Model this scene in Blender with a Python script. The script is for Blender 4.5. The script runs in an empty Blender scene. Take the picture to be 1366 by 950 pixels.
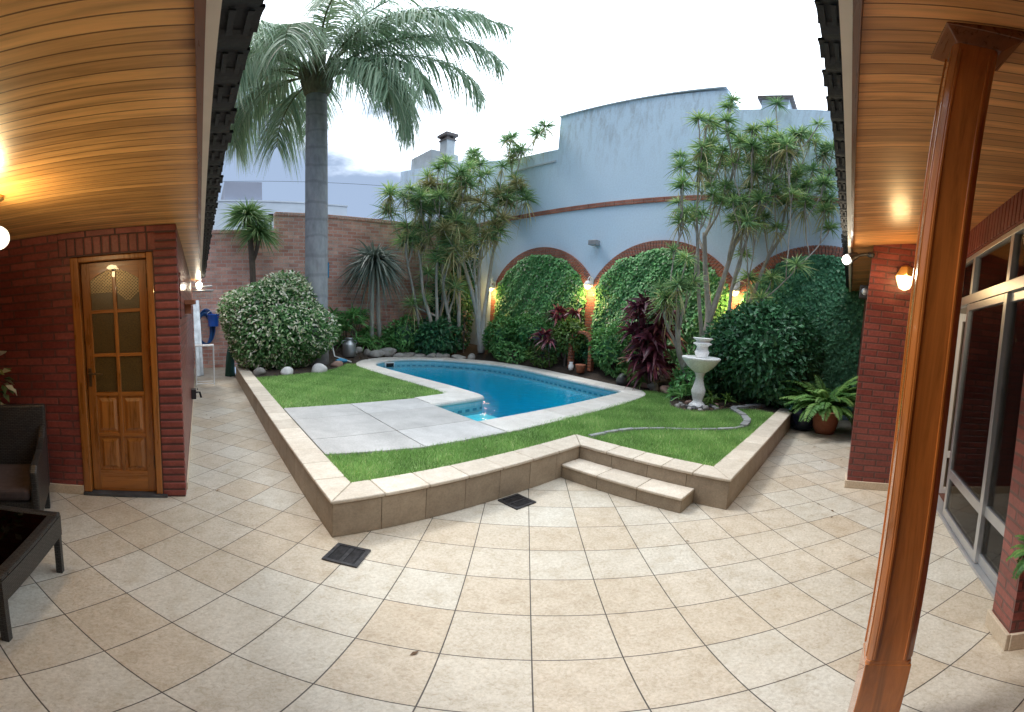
import bpy, bmesh, math, random
import numpy as np
from mathutils import Matrix, Vector
from math import pi, sin, cos, radians, sqrt, hypot, atan2

random.seed(7)
RS = np.random.RandomState(11)
scene = bpy.context.scene
COL = scene.collection

# ------------------------------------------------------------------ objects
def tag(o, label=None, cat=None, group=None, kind=None):
    if label: o['label'] = label
    if cat: o['category'] = cat
    if group: o['group'] = group
    if kind: o['kind'] = kind
    return o

def thing(name, label, cat, loc=(0, 0, 0), group=None):
    o = bpy.data.objects.new(name, None)
    o.empty_display_size = 0.1
    o.location = loc
    COL.objects.link(o)
    return tag(o, label, cat, group)

def origin_of(o):
    # parts carry their geometry in world coordinates, so only a top-level thing has an offset
    return Vector(o.location) if o.parent is None else Vector((0, 0, 0))

def dup(root, loc, rotz=None, label=None, scale=None):
    def rec(o, parent):
        c = o.copy(); COL.objects.link(c)
        if parent is not None:
            c.parent = parent
            c.matrix_parent_inverse = o.matrix_parent_inverse.copy()
        for ch in list(o.children): rec(ch, c)
        return c
    r = rec(root, None)
    r.location = loc
    if rotz is not None: r.rotation_euler = (0, 0, rotz)
    if scale: r.scale = (scale, scale, scale)
    if label: r['label'] = label
    return r

class MB:
    def __init__(s):
        s.v = []; s.f = []; s.a = []
    def add(s, verts, faces, var=None):
        n = len(s.v)
        s.v += [tuple(p) for p in verts]
        s.f += [tuple(i + n for i in f) for f in faces]
        s.a += [random.random() if var is None else var] * len(verts)
        return s
    def box(s, x0, x1, y0, y1, z0, z1, rz=0, pivot=None):
        P = [(x0,y0,z0),(x1,y0,z0),(x1,y1,z0),(x0,y1,z0),(x0,y0,z1),(x1,y0,z1),(x1,y1,z1),(x0,y1,z1)]
        if rz:
            c = pivot or ((x0+x1)/2, (y0+y1)/2)
            P = [(c[0]+(x-c[0])*cos(rz)-(y-c[1])*sin(rz), c[1]+(x-c[0])*sin(rz)+(y-c[1])*cos(rz), z) for x,y,z in P]
        return s.add(P, [(3,2,1,0),(4,5,6,7),(0,1,5,4),(1,2,6,5),(2,3,7,6),(3,0,4,7)])
    def bar(s, p, q, w, h, up=(0,0,1)):
        p = Vector(p); q = Vector(q); d = (q-p).normalized(); up = Vector(up)
        if abs(d.dot(up)) > .99: up = Vector((1,0,0))
        a = d.cross(up).normalized()*w/2; b = a.cross(d).normalized()*h/2
        P = [p-a-b,p+a-b,p+a+b,p-a+b,q-a-b,q+a-b,q+a+b,q-a+b]
        return s.add(P, [(3,2,1,0),(4,5,6,7),(0,1,5,4),(1,2,6,5),(2,3,7,6),(3,0,4,7)])
    def tube(s, pts, rad, n=8, cap=True, var=None):
        pts = [Vector(p) for p in pts]
        if not hasattr(rad, '__len__'): rad = [rad]*len(pts)
        V = []; F = []; ref = None
        for i, p in enumerate(pts):
            d = (pts[min(i+1,len(pts)-1)] - pts[max(i-1,0)])
            d = d.normalized() if d.length > 1e-9 else Vector((0,0,1))
            if ref is None:
                ref = Vector((1,0,0)) if abs(d.x) < .8 else Vector((0,1,0))
            a = (ref - d*ref.dot(d)).normalized(); b = d.cross(a); ref = a
            for k in range(n):
                t = 2*pi*k/n
                V.append(p + (a*cos(t)+b*sin(t))*rad[i])
        for i in range(len(pts)-1):
            for k in range(n):
                k2 = (k+1) % n
                F.append((i*n+k, i*n+k2, (i+1)*n+k2, (i+1)*n+k))
        if cap:
            F.append(tuple(reversed(range(n)))); F.append(tuple((len(pts)-1)*n+k for k in range(n)))
        return s.add(V, F, var)
    def lathe(s, prof, c=(0,0,0), n=24, cap=True):
        V = []; F = []
        for r, z in prof:
            for k in range(n):
                t = 2*pi*k/n
                V.append((c[0]+r*cos(t), c[1]+r*sin(t), c[2]+z))
        for i in range(len(prof)-1):
            for k in range(n):
                k2 = (k+1) % n
                F.append((i*n+k, i*n+k2, (i+1)*n+k2, (i+1)*n+k))
        if cap:
            F.append(tuple(reversed(range(n)))); F.append(tuple((len(prof)-1)*n+k for k in range(n)))
        return s.add(V, F)
    def extrude(s, poly, axis, a0, a1):
        """poly: list of 2D points; axis 'x': (y,z); 'y': (x,z); 'z': (x,y)"""
        def P(p, a): return (a,p[0],p[1]) if axis == 'x' else ((p[0],a,p[1]) if axis == 'y' else (p[0],p[1],a))
        n = len(poly)
        V = [P(p,a0) for p in poly] + [P(p,a1) for p in poly]
        F = [tuple(range(n)), tuple(range(2*n-1, n-1, -1))]
        F += [(i, (i+1)%n, n+(i+1)%n, n+i) for i in range(n)]
        return s.add(V, F)
    def blob(s, c, r, seed=0, amp=.18, sub=3):
        rs = np.random.RandomState(seed)
        bm = bmesh.new(); bmesh.ops.create_icosphere(bm, subdivisions=sub, radius=1)
        ks = rs.normal(size=(6,3))*1.6; ph = rs.uniform(0,6.28,6)
        V = []
        for v in bm.verts:
            d = 1 + amp*sum(sin(float(k @ np.array(v.co))+p) for k, p in zip(ks, ph))/2.4
            V.append((c[0]+v.co.x*d*r[0], c[1]+v.co.y*d*r[1], c[2]+v.co.z*d*r[2]))
        F = [tuple(v.index for v in f.verts) for f in bm.faces]
        bm.free()
        return s.add(V, F)
    def build(s, name, mat, parent=None, smooth=False, bevel=0, seg=2, fix=True, weld=False):
        me = bpy.data.meshes.new(name)
        me.from_pydata(s.v, [], s.f)
        if fix:
            bm = bmesh.new(); bm.from_mesh(me)
            if weld: bmesh.ops.remove_doubles(bm, verts=bm.verts, dist=.0002)
            bmesh.ops.recalc_face_normals(bm, faces=bm.faces)
            bm.to_mesh(me); bm.free()
        if len(me.vertices) == len(s.a):
            at = me.attributes.new('var', 'FLOAT', 'POINT'); at.data.foreach_set('value', np.array(s.a, dtype=np.float32))
        return finish(name, me, mat, parent, smooth, bevel, seg)

def box_uv(me):
    n = len(me.loops)
    if n == 0: return
    uvl = me.uv_layers.new(name='UVMap')
    co = np.empty(len(me.vertices)*3); me.vertices.foreach_get('co', co); co = co.reshape(-1,3)
    vi = np.empty(n, dtype=np.int32); me.loops.foreach_get('vertex_index', vi)
    pn = np.empty(len(me.polygons)*3); me.polygons.foreach_get('normal', pn); pn = np.abs(pn.reshape(-1,3))
    lt = np.empty(len(me.polygons), dtype=np.int32); me.polygons.foreach_get('loop_total', lt)
    ax = np.repeat(np.argmax(pn*np.array([1,1,1.02]), axis=1), lt)
    c = co[vi]
    uv = np.where((ax == 2)[:,None], c[:,[0,1]], np.where((ax == 0)[:,None], c[:,[1,2]], c[:,[0,2]]))
    uvl.data.foreach_set('uv', uv.astype(np.float32).ravel())

def finish(name, me, mat, parent=None, smooth=False, bevel=0, seg=2):
    box_uv(me)
    me.materials.append(mat)
    if smooth: me.polygons.foreach_set('use_smooth', [True]*len(me.polygons))
    o = bpy.data.objects.new(name, me)
    COL.objects.link(o)
    if parent is not None:
        o.parent = parent
        o.matrix_parent_inverse = Matrix.Translation(-origin_of(parent))
    if bevel:
        m = o.modifiers.new('Bevel', 'BEVEL'); m.width = bevel; m.segments = seg; m.limit_method = 'ANGLE'; m.angle_limit = radians(40)
        m.harden_normals = False
    return o

def np_mesh(name, V, F, var, mat, parent=None, smooth=False):
    """V (n,3) ; F (m,k) same-size faces"""
    V = np.asarray(V, dtype=np.float32); F = np.asarray(F, dtype=np.int32)
    me = bpy.data.meshes.new(name)
    me.vertices.add(len(V)); me.vertices.foreach_set('co', V.ravel())
    m, k = F.shape
    me.loops.add(m*k); me.loops.foreach_set('vertex_index', F.ravel())
    me.polygons.add(m); me.polygons.foreach_set('loop_start', np.arange(0, m*k, k, dtype=np.int32))
    me.update(calc_edges=True)
    at = me.attributes.new('var', 'FLOAT', 'POINT'); at.data.foreach_set('value', np.asarray(var, dtype=np.float32))
    me.materials.append(mat)
    if smooth: me.polygons.foreach_set('use_smooth', [True]*m)
    o = bpy.data.objects.new(name, me); COL.objects.link(o)
    if parent is not None:
        o.parent = parent; o.matrix_parent_inverse = Matrix.Translation(-origin_of(parent))
    return o

# ------------------------------------------------------------------ materials
MATS = {}
class Mat:
    def __init__(s, name):
        s.m = bpy.data.materials.new(name); s.m.use_nodes = True
        s.nt = s.m.node_tree; s.nt.nodes.clear()
        s.out = s.n('ShaderNodeOutputMaterial')
        s.b = s.n('ShaderNodeBsdfPrincipled')
        s.l(s.b.outputs[0], s.out.inputs[0])
        MATS[name] = s.m
    def n(s, t, **kw):
        x = s.nt.nodes.new(t)
        for k, v in kw.items():
            if k in x.inputs.keys() or isinstance(k, int): x.inputs[k].default_value = v
            else: setattr(x, k, v)
        return x
    def l(s, a, b): s.nt.links.new(a, b)
    def set(s, **kw):
        names = dict(color='Base Color', rough='Roughness', metal='Metallic', spec='Specular IOR Level', coat='Coat Weight', coatr='Coat Roughness', trans='Transmission Weight')
        for k, v in kw.items():
            i = s.b.inputs[names[k]]
            if hasattr(v, 'is_linked'): s.l(v, i)
            else: i.default_value = (*v, 1) if k == 'color' else v
        return s
    def coord(s, kind='UV', scale=(1,1,1), rot=(0,0,0), loc=(0,0,0)):
        t = s.n('ShaderNodeTexCoord'); m = s.n('ShaderNodeMapping')
        m.inputs['Scale'].default_value = scale; m.inputs['Rotation'].default_value = rot; m.inputs['Location'].default_value = loc
        s.l(t.outputs[kind], m.inputs[0]); return m.outputs[0]
    def noise(s, vec, scale, detail=4, rough=.55, dist=0):
        x = s.n('ShaderNodeTexNoise'); x.inputs['Scale'].default_value = scale; x.inputs['Detail'].default_value = detail
        x.inputs['Roughness'].default_value = rough; x.inputs['Distortion'].default_value = dist
        if vec is not None: s.l(vec, x.inputs['Vector'])
        return x.outputs['Fac']
    def ramp(s, fac, stops):
        r = s.n('ShaderNodeValToRGB'); e = r.color_ramp.elements
        while len(e) < len(stops): e.new(.5)
        for i, (p, c) in enumerate(stops):
            e[i].position = p; e[i].color = (*c, 1) if hasattr(c, '__len__') else (c, c, c, 1)
        s.l(fac, r.inputs[0]); return r.outputs[0]
    def mix(s, fac, a, b, mode='MIX'):
        x = s.n('ShaderNodeMix', data_type='RGBA', blend_type=mode)
        for i, v in ((0, fac), (6, a), (7, b)):
            if hasattr(v, 'is_linked'): s.l(v, x.inputs[i])
            else: x.inputs[i].default_value = (*v, 1) if hasattr(v, '__len__') else v
        return x.outputs[2]
    def bump(s, h, strength=.3, dist=.01, normal=None):
        x = s.n('ShaderNodeBump'); x.inputs['Strength'].default_value = strength; x.inputs['Distance'].default_value = dist
        s.l(h, x.inputs['Height'])
        if normal is not None: s.l(normal, x.inputs['Normal'])
        s.l(x.outputs[0], s.b.inputs['Normal']); return x.outputs[0]
    def brick(s, vec, w, h, mortar, c1, c2, cm, offset=.5, smooth=.1, bias=0):
        x = s.n('ShaderNodeTexBrick'); x.offset = offset; x.offset_frequency = 2; x.squash = 1
        for k, v in {'Scale':1, 'Mortar Size':mortar, 'Mortar Smooth':smooth, 'Bias':bias, 'Brick Width':w, 'Row Height':h}.items(): x.inputs[k].default_value = v
        for k, v in (('Color1',c1),('Color2',c2),('Mortar',cm)): x.inputs[k].default_value = (*v, 1)
        s.l(vec, x.inputs['Vector']); return x
    def math(s, op, a, b=None):
        x = s.n('ShaderNodeMath', operation=op)
        for i, v in ((0,a),(1,b)):
            if v is None: continue
            if hasattr(v, 'is_linked'): s.l(v, x.inputs[i])
            else: x.inputs[i].default_value = v
        return x.outputs[0]
    def attr(s, name='var'):
        x = s.n('ShaderNodeAttribute'); x.attribute_name = name; return x.outputs['Fac']

def simple(name, color, rough=.5, metal=0, spec=.5, var=.12, scale=6, bump=0, coat=0):
    m = Mat(name)
    nz = m.noise(m.coord('Object'), scale, 5)
    lo = tuple(c*(1-var) for c in color); hi = tuple(min(1, c*(1+var)) for c in color)
    m.set(color=m.ramp(nz, [(.3, lo), (.7, hi)]), rough=rough, metal=metal, spec=spec, coat=coat)
    if bump: m.bump(m.noise(m.coord('Object'), scale*6, 4), bump, .01)
    return m.m

def brickmat(name, c1, c2, cm, w=.225, h=.067, mortar=.009, rough=.6, coat=0, dirt=.25, bumpd=.012):
    m = Mat(name)
    uv = m.coord('UV')
    # wobble the joints a little
    wob = m.n('ShaderNodeTexNoise'); wob.inputs['Scale'].default_value = 7; m.l(uv, wob.inputs['Vector'])
    vm = m.n('ShaderNodeVectorMath', operation='MULTIPLY_ADD'); vm.inputs[1].default_value = (.012,.008,0)
    m.l(wob.outputs['Color'], vm.inputs[0]); m.l(uv, vm.inputs[2])
    bt = m.brick(vm.outputs[0], w, h, mortar, c1, c2, cm, smooth=.35)
    nz = m.noise(m.coord('Object'), 3, 6); n2 = m.noise(m.coord('Object'), 40, 4)
    c = m.mix(1, bt.outputs['Color'], m.ramp(nz, [(.3, 1-dirt), (.75, 1+dirt*.4)]), 'MULTIPLY')
    c = m.mix(1, c, m.ramp(n2, [(.3, .8), (.7, 1.15)]), 'MULTIPLY')
    m.set(color=c, rough=rough, coat=coat)
    hgt = m.math('SUBTRACT', m.math('MULTIPLY', n2, .25), bt.outputs['Fac'])
    m.bump(hgt, .8, bumpd)
    return m.m

brickmat('brick_dark', (.195,.038,.030), (.29,.074,.056), (.135,.052,.043), rough=.42, coat=.08)
brickmat('brick_back', (.66,.29,.22), (.88,.54,.43), (.72,.58,.52), w=.27, h=.10, mortar=.012, rough=.85, dirt=.3)
brickmat('brick_pilaster', (.36,.12,.075), (.45,.17,.11), (.30,.20,.16), w=.24, h=.07, rough=.8)

def planks(name, base, rot, w=.0625, rough=.28, lines=(.05,.02,.01)):
    m = Mat(name)
    uv = m.coord('UV', rot=(0,0,rot))
    bt = m.brick(uv, 40, w, .0032, (.70,.68,.66), (1.15,1.15,1.15), (.30,.26,.22), offset=.37, smooth=.3)
    sw = (lambda a, b: (b,a,1)) if rot else (lambda a, b: (a,b,1))
    st = m.coord('UV', rot=(0,0,rot), scale=sw(1.2,14))
    g = m.noise(st, 2.2, 6, .6, .6); g2 = m.noise(m.coord('UV', rot=(0,0,rot), scale=sw(1.2,7)), 1.3, 3)
    kn = m.n('ShaderNodeTexVoronoi'); kn.inputs['Scale'].default_value = 3.3; m.l(m.coord('UV', rot=(0,0,rot), scale=sw(.55,1.2)), kn.inputs['Vector'])
    knf = m.ramp(kn.outputs['Distance'], [(.03,(.45,.35,.28)),(.13,(1,1,1))])
    c = m.ramp(g, [(.25, tuple(x*.62 for x in base)), (.5, base), (.8, tuple(min(1,x*1.3) for x in base))])
    c = m.mix(1, c, m.ramp(g2, [(.3,(.82,.78,.74)),(.7,(1.12,1.1,1.06))]), 'MULTIPLY')
    c = m.mix(1, c, knf, 'MULTIPLY'); c = m.mix(1, c, bt.outputs['Color'], 'MULTIPLY')
    m.set(color=c, rough=m.ramp(g, [(.3, rough*1.1), (.8, rough*1.7)]), coat=.22, coatr=.22)
    m.bump(m.math('MULTIPLY', bt.outputs['Fac'], -1), .6, .006)
    return m.m
planks('soffit_left', (.78,.42,.145), 0)
planks('soffit_right', (.74,.355,.13), pi/2)

def wood(name, base, axis='z', rough=.3, coat=.35):
    m = Mat(name)
    sc = {'z':(16,16,1.1), 'x':(1.1,16,16), 'y':(16,1.1,16)}[axis]
    g = m.noise(m.coord('Object', scale=sc), 2.2, 7, .62, .8); g2 = m.noise(m.coord('Object', scale=tuple(x*.3 for x in sc)), 2, 3)
    c = m.ramp(g, [(.25, tuple(x*.5 for x in base)), (.5, base), (.78, tuple(min(1,x*1.35) for x in base))])
    c = m.mix(1, c, m.ramp(g2, [(.3,(.75,.7,.65)),(.7,(1.1,1.08,1.05))]), 'MULTIPLY')
    m.set(color=c, rough=m.ramp(g, [(.3, rough*.8),(.8, rough*1.3)]), coat=coat); m.bump(g, .12, .004)
    return m.m
wood('wood_door', (.32,.12,.022)); wood('wood_door_rail', (.34,.125,.024), 'x')
wood('wood_post', (.50,.165,.035), rough=.22, coat=.5); wood('wood_beam', (.16,.055,.022), 'y'); wood('wood_beam_x', (.16,.055,.022), 'x')
wood('wood_capital', (.24,.085,.03), 'x')

def floor_mat():
    m = Mat('floor_tiles')
    vec = m.coord('Object', rot=(0,0,pi/4), loc=(0,0,0))
    bt = m.brick(vec, .33, .33, .0030, (.52,.45,.35), (.565,.54,.47), (.075,.064,.054), offset=0, smooth=.25)
    n1 = m.noise(m.coord('Object'), 9, 8, .68, .5); n2 = m.noise(m.coord('Object'), 60, 6, .7); n3 = m.noise(m.coord('Object'), .8, 3)
    c = m.mix(1, bt.outputs['Color'], m.ramp(n1, [(.3,(.84,.80,.74)),(.52,(1,1,1)),(.72,(1.1,1.1,1.1))]), 'MULTIPLY')
    c = m.mix(1, c, m.ramp(n2, [(.32,(.82,.80,.77)),(.6,(1.06,1.06,1.06))]), 'MULTIPLY')
    c = m.mix(1, c, m.ramp(n3, [(.35,(.9,.88,.85)),(.65,(1.04,1.04,1.04))]), 'MULTIPLY')
    n4 = m.noise(m.coord('Object', loc=(3.1,7.7,0)), 260, 2, .5)
    c = m.mix(1, c, m.ramp(n4, [(.27,(.74,.70,.64)),(.36,(1,1,1))]), 'MULTIPLY')
    n5 = m.noise(m.coord('Object', loc=(5,2,0)), 26, 7, .75, 1.6); c = m.mix(1, c, m.ramp(n5, [(.40,(.86,.83,.79)),(.50,(1.02,1.02,1.02)),(.60,(.93,.91,.88))]), 'MULTIPLY')
    n6 = m.noise(m.coord('Object', loc=(1,9,0)), 1.7, 6, .7, .8); c = m.mix(1, c, m.ramp(n6, [(.54,(1,1,1)),(.72,(.90,.88,.85))]), 'MULTIPLY')
    m.set(color=c, rough=m.ramp(n1, [(.3,.42),(.7,.58)]), spec=.4)
    m.bump(m.math('SUBTRACT', m.math('MULTIPLY', n1, .5), bt.outputs['Fac']), .35, .006)
floor_mat()

def stone(name, lo, hi, scale=9, rough=.6, bump=.25, fine=70):
    m = Mat(name)
    n1 = m.noise(m.coord('Object'), scale, 8, .65, .4); n2 = m.noise(m.coord('Object'), fine, 5, .7); a = m.attr()
    c = m.ramp(n1, [(.3, lo), (.7, hi)])
    c = m.mix(1, c, m.ramp(n2, [(.3,(.8,.79,.77)),(.65,(1.06,1.06,1.06))]), 'MULTIPLY')
    c = m.mix(1, c, m.ramp(a, [(0,(.88,.86,.83)),(1,(1.08,1.07,1.05))]), 'MULTIPLY')
    m.set(color=c, rough=rough); m.bump(m.mix(.5, n1, n2), bump, .008)
    return m.m
stone('brick_single', (.16,.032,.027), (.275,.070,.054), 7, .45, .4, 60); stone('mortar_dark', (.05,.02,.017), (.075,.03,.026))
stone('planter_face', (.27,.215,.155), (.37,.305,.225)); stone('planter_top', (.53,.46,.37), (.66,.60,.51))
stone('skirting', (.56,.45,.33), (.66,.56,.43)); stone('grout', (.16,.13,.10), (.2,.17,.13))
stone('coping', (.56,.54,.50), (.70,.68,.645), 5, .7); stone('slab', (.41,.405,.395), (.57,.565,.555), 3.2, .75, .35)
stone('rock_grey', (.20,.19,.18), (.42,.41,.39), 5, .85, .5); stone('rock_white', (.48,.48,.48), (.75,.75,.75), 6, .8, .4)
stone('rock_pink', (.34,.20,.16), (.48,.32,.27), 6, .8, .4); stone('rock_dark', (.05,.055,.06), (.12,.12,.13), 6, .6, .4)
stone('terracotta', (.30,.10,.05), (.40,.155,.085), 8, .75); stone('edging', (.19,.20,.205), (.34,.35,.355), 12, .8, .5)
stone('fountain', (.88,.90,.91), (.96,.97,.98), 6, .5, .3, 40)
stone('soil', (.028,.020,.014), (.085,.062,.045), 22, .95, .9, 120)
stone('ground', (.10,.09,.07), (.16,.14,.11), 2, .95)
simple('white_vase', (.8,.8,.78), .35)
simple('alu', (.52,.53,.54), .34, .75, var=.08); simple('alu_grey', (.36,.36,.365), .4, .6)
simple('white_metal', (.78,.79,.78), .4, 0, var=.05); simple('steel', (.42,.44,.45), .42, .8, var=.25)
simple('black_metal', (.015,.015,.017), .4); simple('brass', (.55,.35,.12), .3, .9); simple('bronze', (.13,.085,.04), .4, .8)
simple('fascia', (.74,.66,.58), .55, var=.06); simple('roof_black', (.007,.009,.014), .6, var=.5, scale=9, bump=.4)
simple('drain_metal', (.065,.065,.07), .38, .7, var=.4, scale=30); simple('drain_dark', (.006,.006,.006), .8)
simple('lattice', (.42,.31,.17), .35, .6); simple('cushion', (.055,.040,.040), .9, var=.2, scale=30); simple('blue_plastic', (.02,.12,.55), .35); simple('blue_hose', (.015,.10,.30), .4)
simple('blue_pot', (.008,.014,.030), .25); simple('cyan_plastic', (.03,.28,.5), .4); simple('green_net', (.03,.10,.07), .8)
simple('dark_room', (.30,.27,.23), .8); simple('room_floor', (.11,.04,.025), .45); simple('curtain', (.16,.14,.12), .9)
simple('pale_wall', (.52,.58,.64), .85, var=.06, scale=1); simple('grey_wall', (.28,.30,.36), .85, var=.06, scale=1); simple('wire', (.02,.02,.02), .6)
simple('chimney_wall', (.40,.42,.43), .85, var=.15, scale=3); simple('chimney_cap', (.11,.09,.085), .8); simple('speaker', (.03,.03,.033), .55)
simple('wood_board', (.26,.10,.045), .6); simple('threshold', (.05,.055,.06), .5, var=.4, scale=12)

def white_wall():
    m = Mat('white_wall')
    st = m.noise(m.coord('Object', scale=(1,1.6,.42)), 4.2, 9, .74, .4); bl = m.noise(m.coord('Object'), .55, 5); fine = m.noise(m.coord('Object'), 25, 5)
    t = m.n('ShaderNodeSeparateXYZ'); m.l(m.coord('Object'), t.inputs[0])
    up = m.math('MULTIPLY', m.math('SUBTRACT', t.outputs['Z'], 4.9), .40)
    up.node.use_clamp = True
    dirt = m.math('MULTIPLY', m.ramp(st, [(.47,0.),(.70,.8)]), up)
    c = m.ramp(bl, [(.3,(.60,.75,.89)),(.7,(.66,.81,.94))])
    c = m.mix(dirt, c, (.27,.295,.31)); c = m.mix(1, c, m.ramp(fine, [(.3,(.93,.93,.93)),(.7,(1.03,1.03,1.03))]), 'MULTIPLY')
    m.set(color=c, rough=.85); m.bump(fine, .2, .01)
white_wall()

def wicker():
    m = Mat('wicker'); uv = m.coord('UV')
    bt = m.brick(uv, .034, .013, .0022, (.030,.029,.028), (.055,.053,.05), (.004,.004,.004), offset=.5)
    m.set(color=bt.outputs['Color'], rough=.45); m.bump(m.math('MULTIPLY', bt.outputs['Fac'], -1), 1, .004)
wicker()

def leafmat(name, stops, rough=.5, trans=.25, spec=.4, noise=None):
    m = Mat(name)
    c = m.ramp(m.attr(), stops)
    if noise:
        nz = m.noise(m.coord('Object'), noise[0], 3)
        c = m.mix(m.ramp(nz, [(noise[1],0.),(noise[1]+.12,1.)]), c, noise[2])
    m.set(color=c, rough=rough, spec=spec)
    tr = m.n('ShaderNodeBsdfTranslucent'); m.l(c, tr.inputs[0]); mx = m.n('ShaderNodeMixShader'); mx.inputs[0].default_value = trans
    m.l(m.b.outputs[0], mx.inputs[1]); m.l(tr.outputs[0], mx.inputs[2]); m.l(mx.outputs[0], m.out.inputs[0])
    return m.m
leafmat('ivy_leaf', [(0,(0.085,0.237,0.094)),(.5,(0.200,0.514,0.169)),(.85,(0.387,0.600,0.299)),(1,(0.637,0.600,0.466))])
leafmat('ivy_leaf_dark', [(0,(0.061,0.182,0.094)),(.5,(0.129,0.372,0.184)),(.9,(0.247,0.600,0.294)),(1,(0.474,0.675,0.424))])
leafmat('bush_leaf', [(0,(0.046,0.137,0.041)),(.4,(0.127,0.285,0.093)),(.62,(0.280,0.470,0.184)),(.8,(0.800,0.788,0.575)),(1,(0.800,0.788,0.675))])
leafmat('dark_leaf', [(0,(0.029,0.099,0.046)),(.6,(0.080,0.237,0.102)),(.93,(0.165,0.380,0.165)),(1,(0.365,0.642,0.278))], rough=.35)
leafmat('mid_leaf', [(0,(0.068,0.186,0.053)),(.6,(0.169,0.402,0.115)),(1,(0.369,0.670,0.231))])
leafmat('lime_leaf', [(0,(.05,.11,.02)),(.6,(.13,.24,.05)),(1,(.26,.36,.10))])
leafmat('red_leaf', [(0,(0.046,0.013,0.024)),(.55,(0.136,0.034,0.052)),(.9,(0.258,0.084,0.106)),(1,(0.235,0.235,0.094))], rough=.33)
leafmat('palm_leaf', [(0,(0.143,0.245,0.154)),(.5,(0.329,0.461,0.291)),(.85,(0.651,0.712,0.516)),(1,(0.795,0.712,0.561))], trans=.2)
leafmat('cordyline_leaf', [(0,(0.073,0.145,0.049)),(.5,(0.170,0.314,0.112)),(1,(0.483,0.629,0.251))])
leafmat('yucca_leaf', [(0,(0.071,0.095,0.073)),(.5,(0.151,0.190,0.151)),(.9,(0.381,0.420,0.360)),(1,(0.521,0.540,0.441))])
leafmat('dracaena_leaf', [(0,(0.092,0.191,0.082)),(.5,(0.233,0.405,0.162)),(.85,(0.505,0.678,0.262)),(1,(0.800,0.800,0.405))])
leafmat('dracaena_dry', [(0,(0.190,0.209,0.085)),(.5,(0.418,0.380,0.170)),(1,(0.797,0.703,0.380))])
leafmat('fern_leaf', [(0,(0.047,0.140,0.038)),(.5,(0.130,0.298,0.074)),(1,(0.334,0.520,0.148))], trans=.35)
leafmat('grass_blade', [(0,(0.148,0.278,0.082)),(.5,(0.295,0.511,0.154)),(.85,(0.452,0.689,0.245)),(1,(0.750,0.750,0.408))], trans=.35, spec=.2)
leafmat('variegated_leaf', [(0,(.05,.10,.03)),(.5,(.22,.28,.12)),(1,(.65,.62,.45))])
leafmat('dead_leaf', [(0,(.10,.055,.03)),(1,(.30,.19,.10))])

def lawn_mat():
    m = Mat('lawn'); n1 = m.noise(m.coord('Object'), 2.5, 5); n2 = m.noise(m.coord('Object'), 90, 4, .8)
    c = m.ramp(n2, [(.3,(.13,.22,.07)),(.55,(.30,.46,.15)),(.75,(.42,.58,.22))])
    m.set(color=m.mix(1, c, m.ramp(n1, [(.3,(.8,.85,.8)),(.7,(1.25,1.15,1.1))]), 'MULTIPLY'), rough=.9); m.bump(n2, .9, .03)
lawn_mat()

def bark(name, lo, hi, ring=0, sc=(6,6,2)):
    m = Mat(name)
    n1 = m.noise(m.coord('Object', scale=sc), 3, 7, .65); n2 = m.noise(m.coord('Object'), 40, 4)
    c = m.ramp(n1, [(.3, lo), (.7, hi)])
    h = n2
    if ring:
        w = m.n('ShaderNodeTexWave', bands_direction='Z', wave_type='BANDS'); w.inputs['Scale'].default_value = ring; w.inputs['Distortion'].default_value = 4.5; w.inputs['Detail'].default_value = 3
        m.l(m.coord('Object'), w.inputs[0])
        c = m.mix(m.ramp(w.outputs['Fac'], [(0,.28),(.10,0.)]), c, tuple(x*.45 for x in lo)); h = m.mix(.3, w.outputs['Fac'], n2)
    m.set(color=c, rough=.9); m.bump(h, .5, .02)
bark('palm_bark', (.24,.245,.26), (.38,.385,.40), .7, (3,3,1)); bark('pale_bark', (.33,.31,.27), (.56,.53,.47), 0)
bark('grey_bark', (.25,.225,.19), (.48,.44,.38), 0); bark('brown_bark', (.06,.045,.035), (.14,.105,.08), 0); bark('palm_sheath', (.10,.085,.06), (.20,.20,.12), 0)
bark('rachis', (.10,.13,.05), (.17,.19,.09), 0)

def glass(name, tint=(1,1,1), rough=.01, ior=1.5, bump=None, extra=0):
    m = Mat(name); m.nt.nodes.remove(m.b)
    f = m.n('ShaderNodeFresnel'); f.inputs[0].default_value = ior
    t = m.n('ShaderNodeBsdfTransparent'); t.inputs[0].default_value = (*tint,1)
    g = m.n('ShaderNodeBsdfGlossy'); g.inputs['Roughness'].default_value = rough
    mx = m.n('ShaderNodeMixShader')
    fac = m.math('ADD', f.outputs[0], extra); m.l(fac, mx.inputs[0]); m.l(t.outputs[0], mx.inputs[1]); m.l(g.outputs[0], mx.inputs[2]); m.l(mx.outputs[0], m.out.inputs[0])
    if bump:
        nz = m.noise(m.coord('Object'), bump[0], 3); b = m.n('ShaderNodeBump'); b.inputs['Strength'].default_value = bump[1]; b.inputs['Distance'].default_value = bump[2]
        m.l(nz, b.inputs['Height']); m.l(b.outputs[0], g.inputs['Normal']); m.l(b.outputs[0], f.inputs['Normal'])
    return m.m
glass('window_glass', (.9,.93,.93), ior=1.32); glass('water', (.70,.96,.99), .012, 1.33, (6, .35, .03))
glass('table_glass', (.12,.13,.13), .03, 1.5)
def amber():
    m = Mat('amber_glass'); n = m.noise(m.coord('Object'), 160, 3)
    m.set(color=m.ramp(n, [(.3,(.05,.03,.008)),(.7,(.12,.075,.02))]), rough=.28, spec=.6); m.bump(n, .35, .004)
amber()

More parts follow.
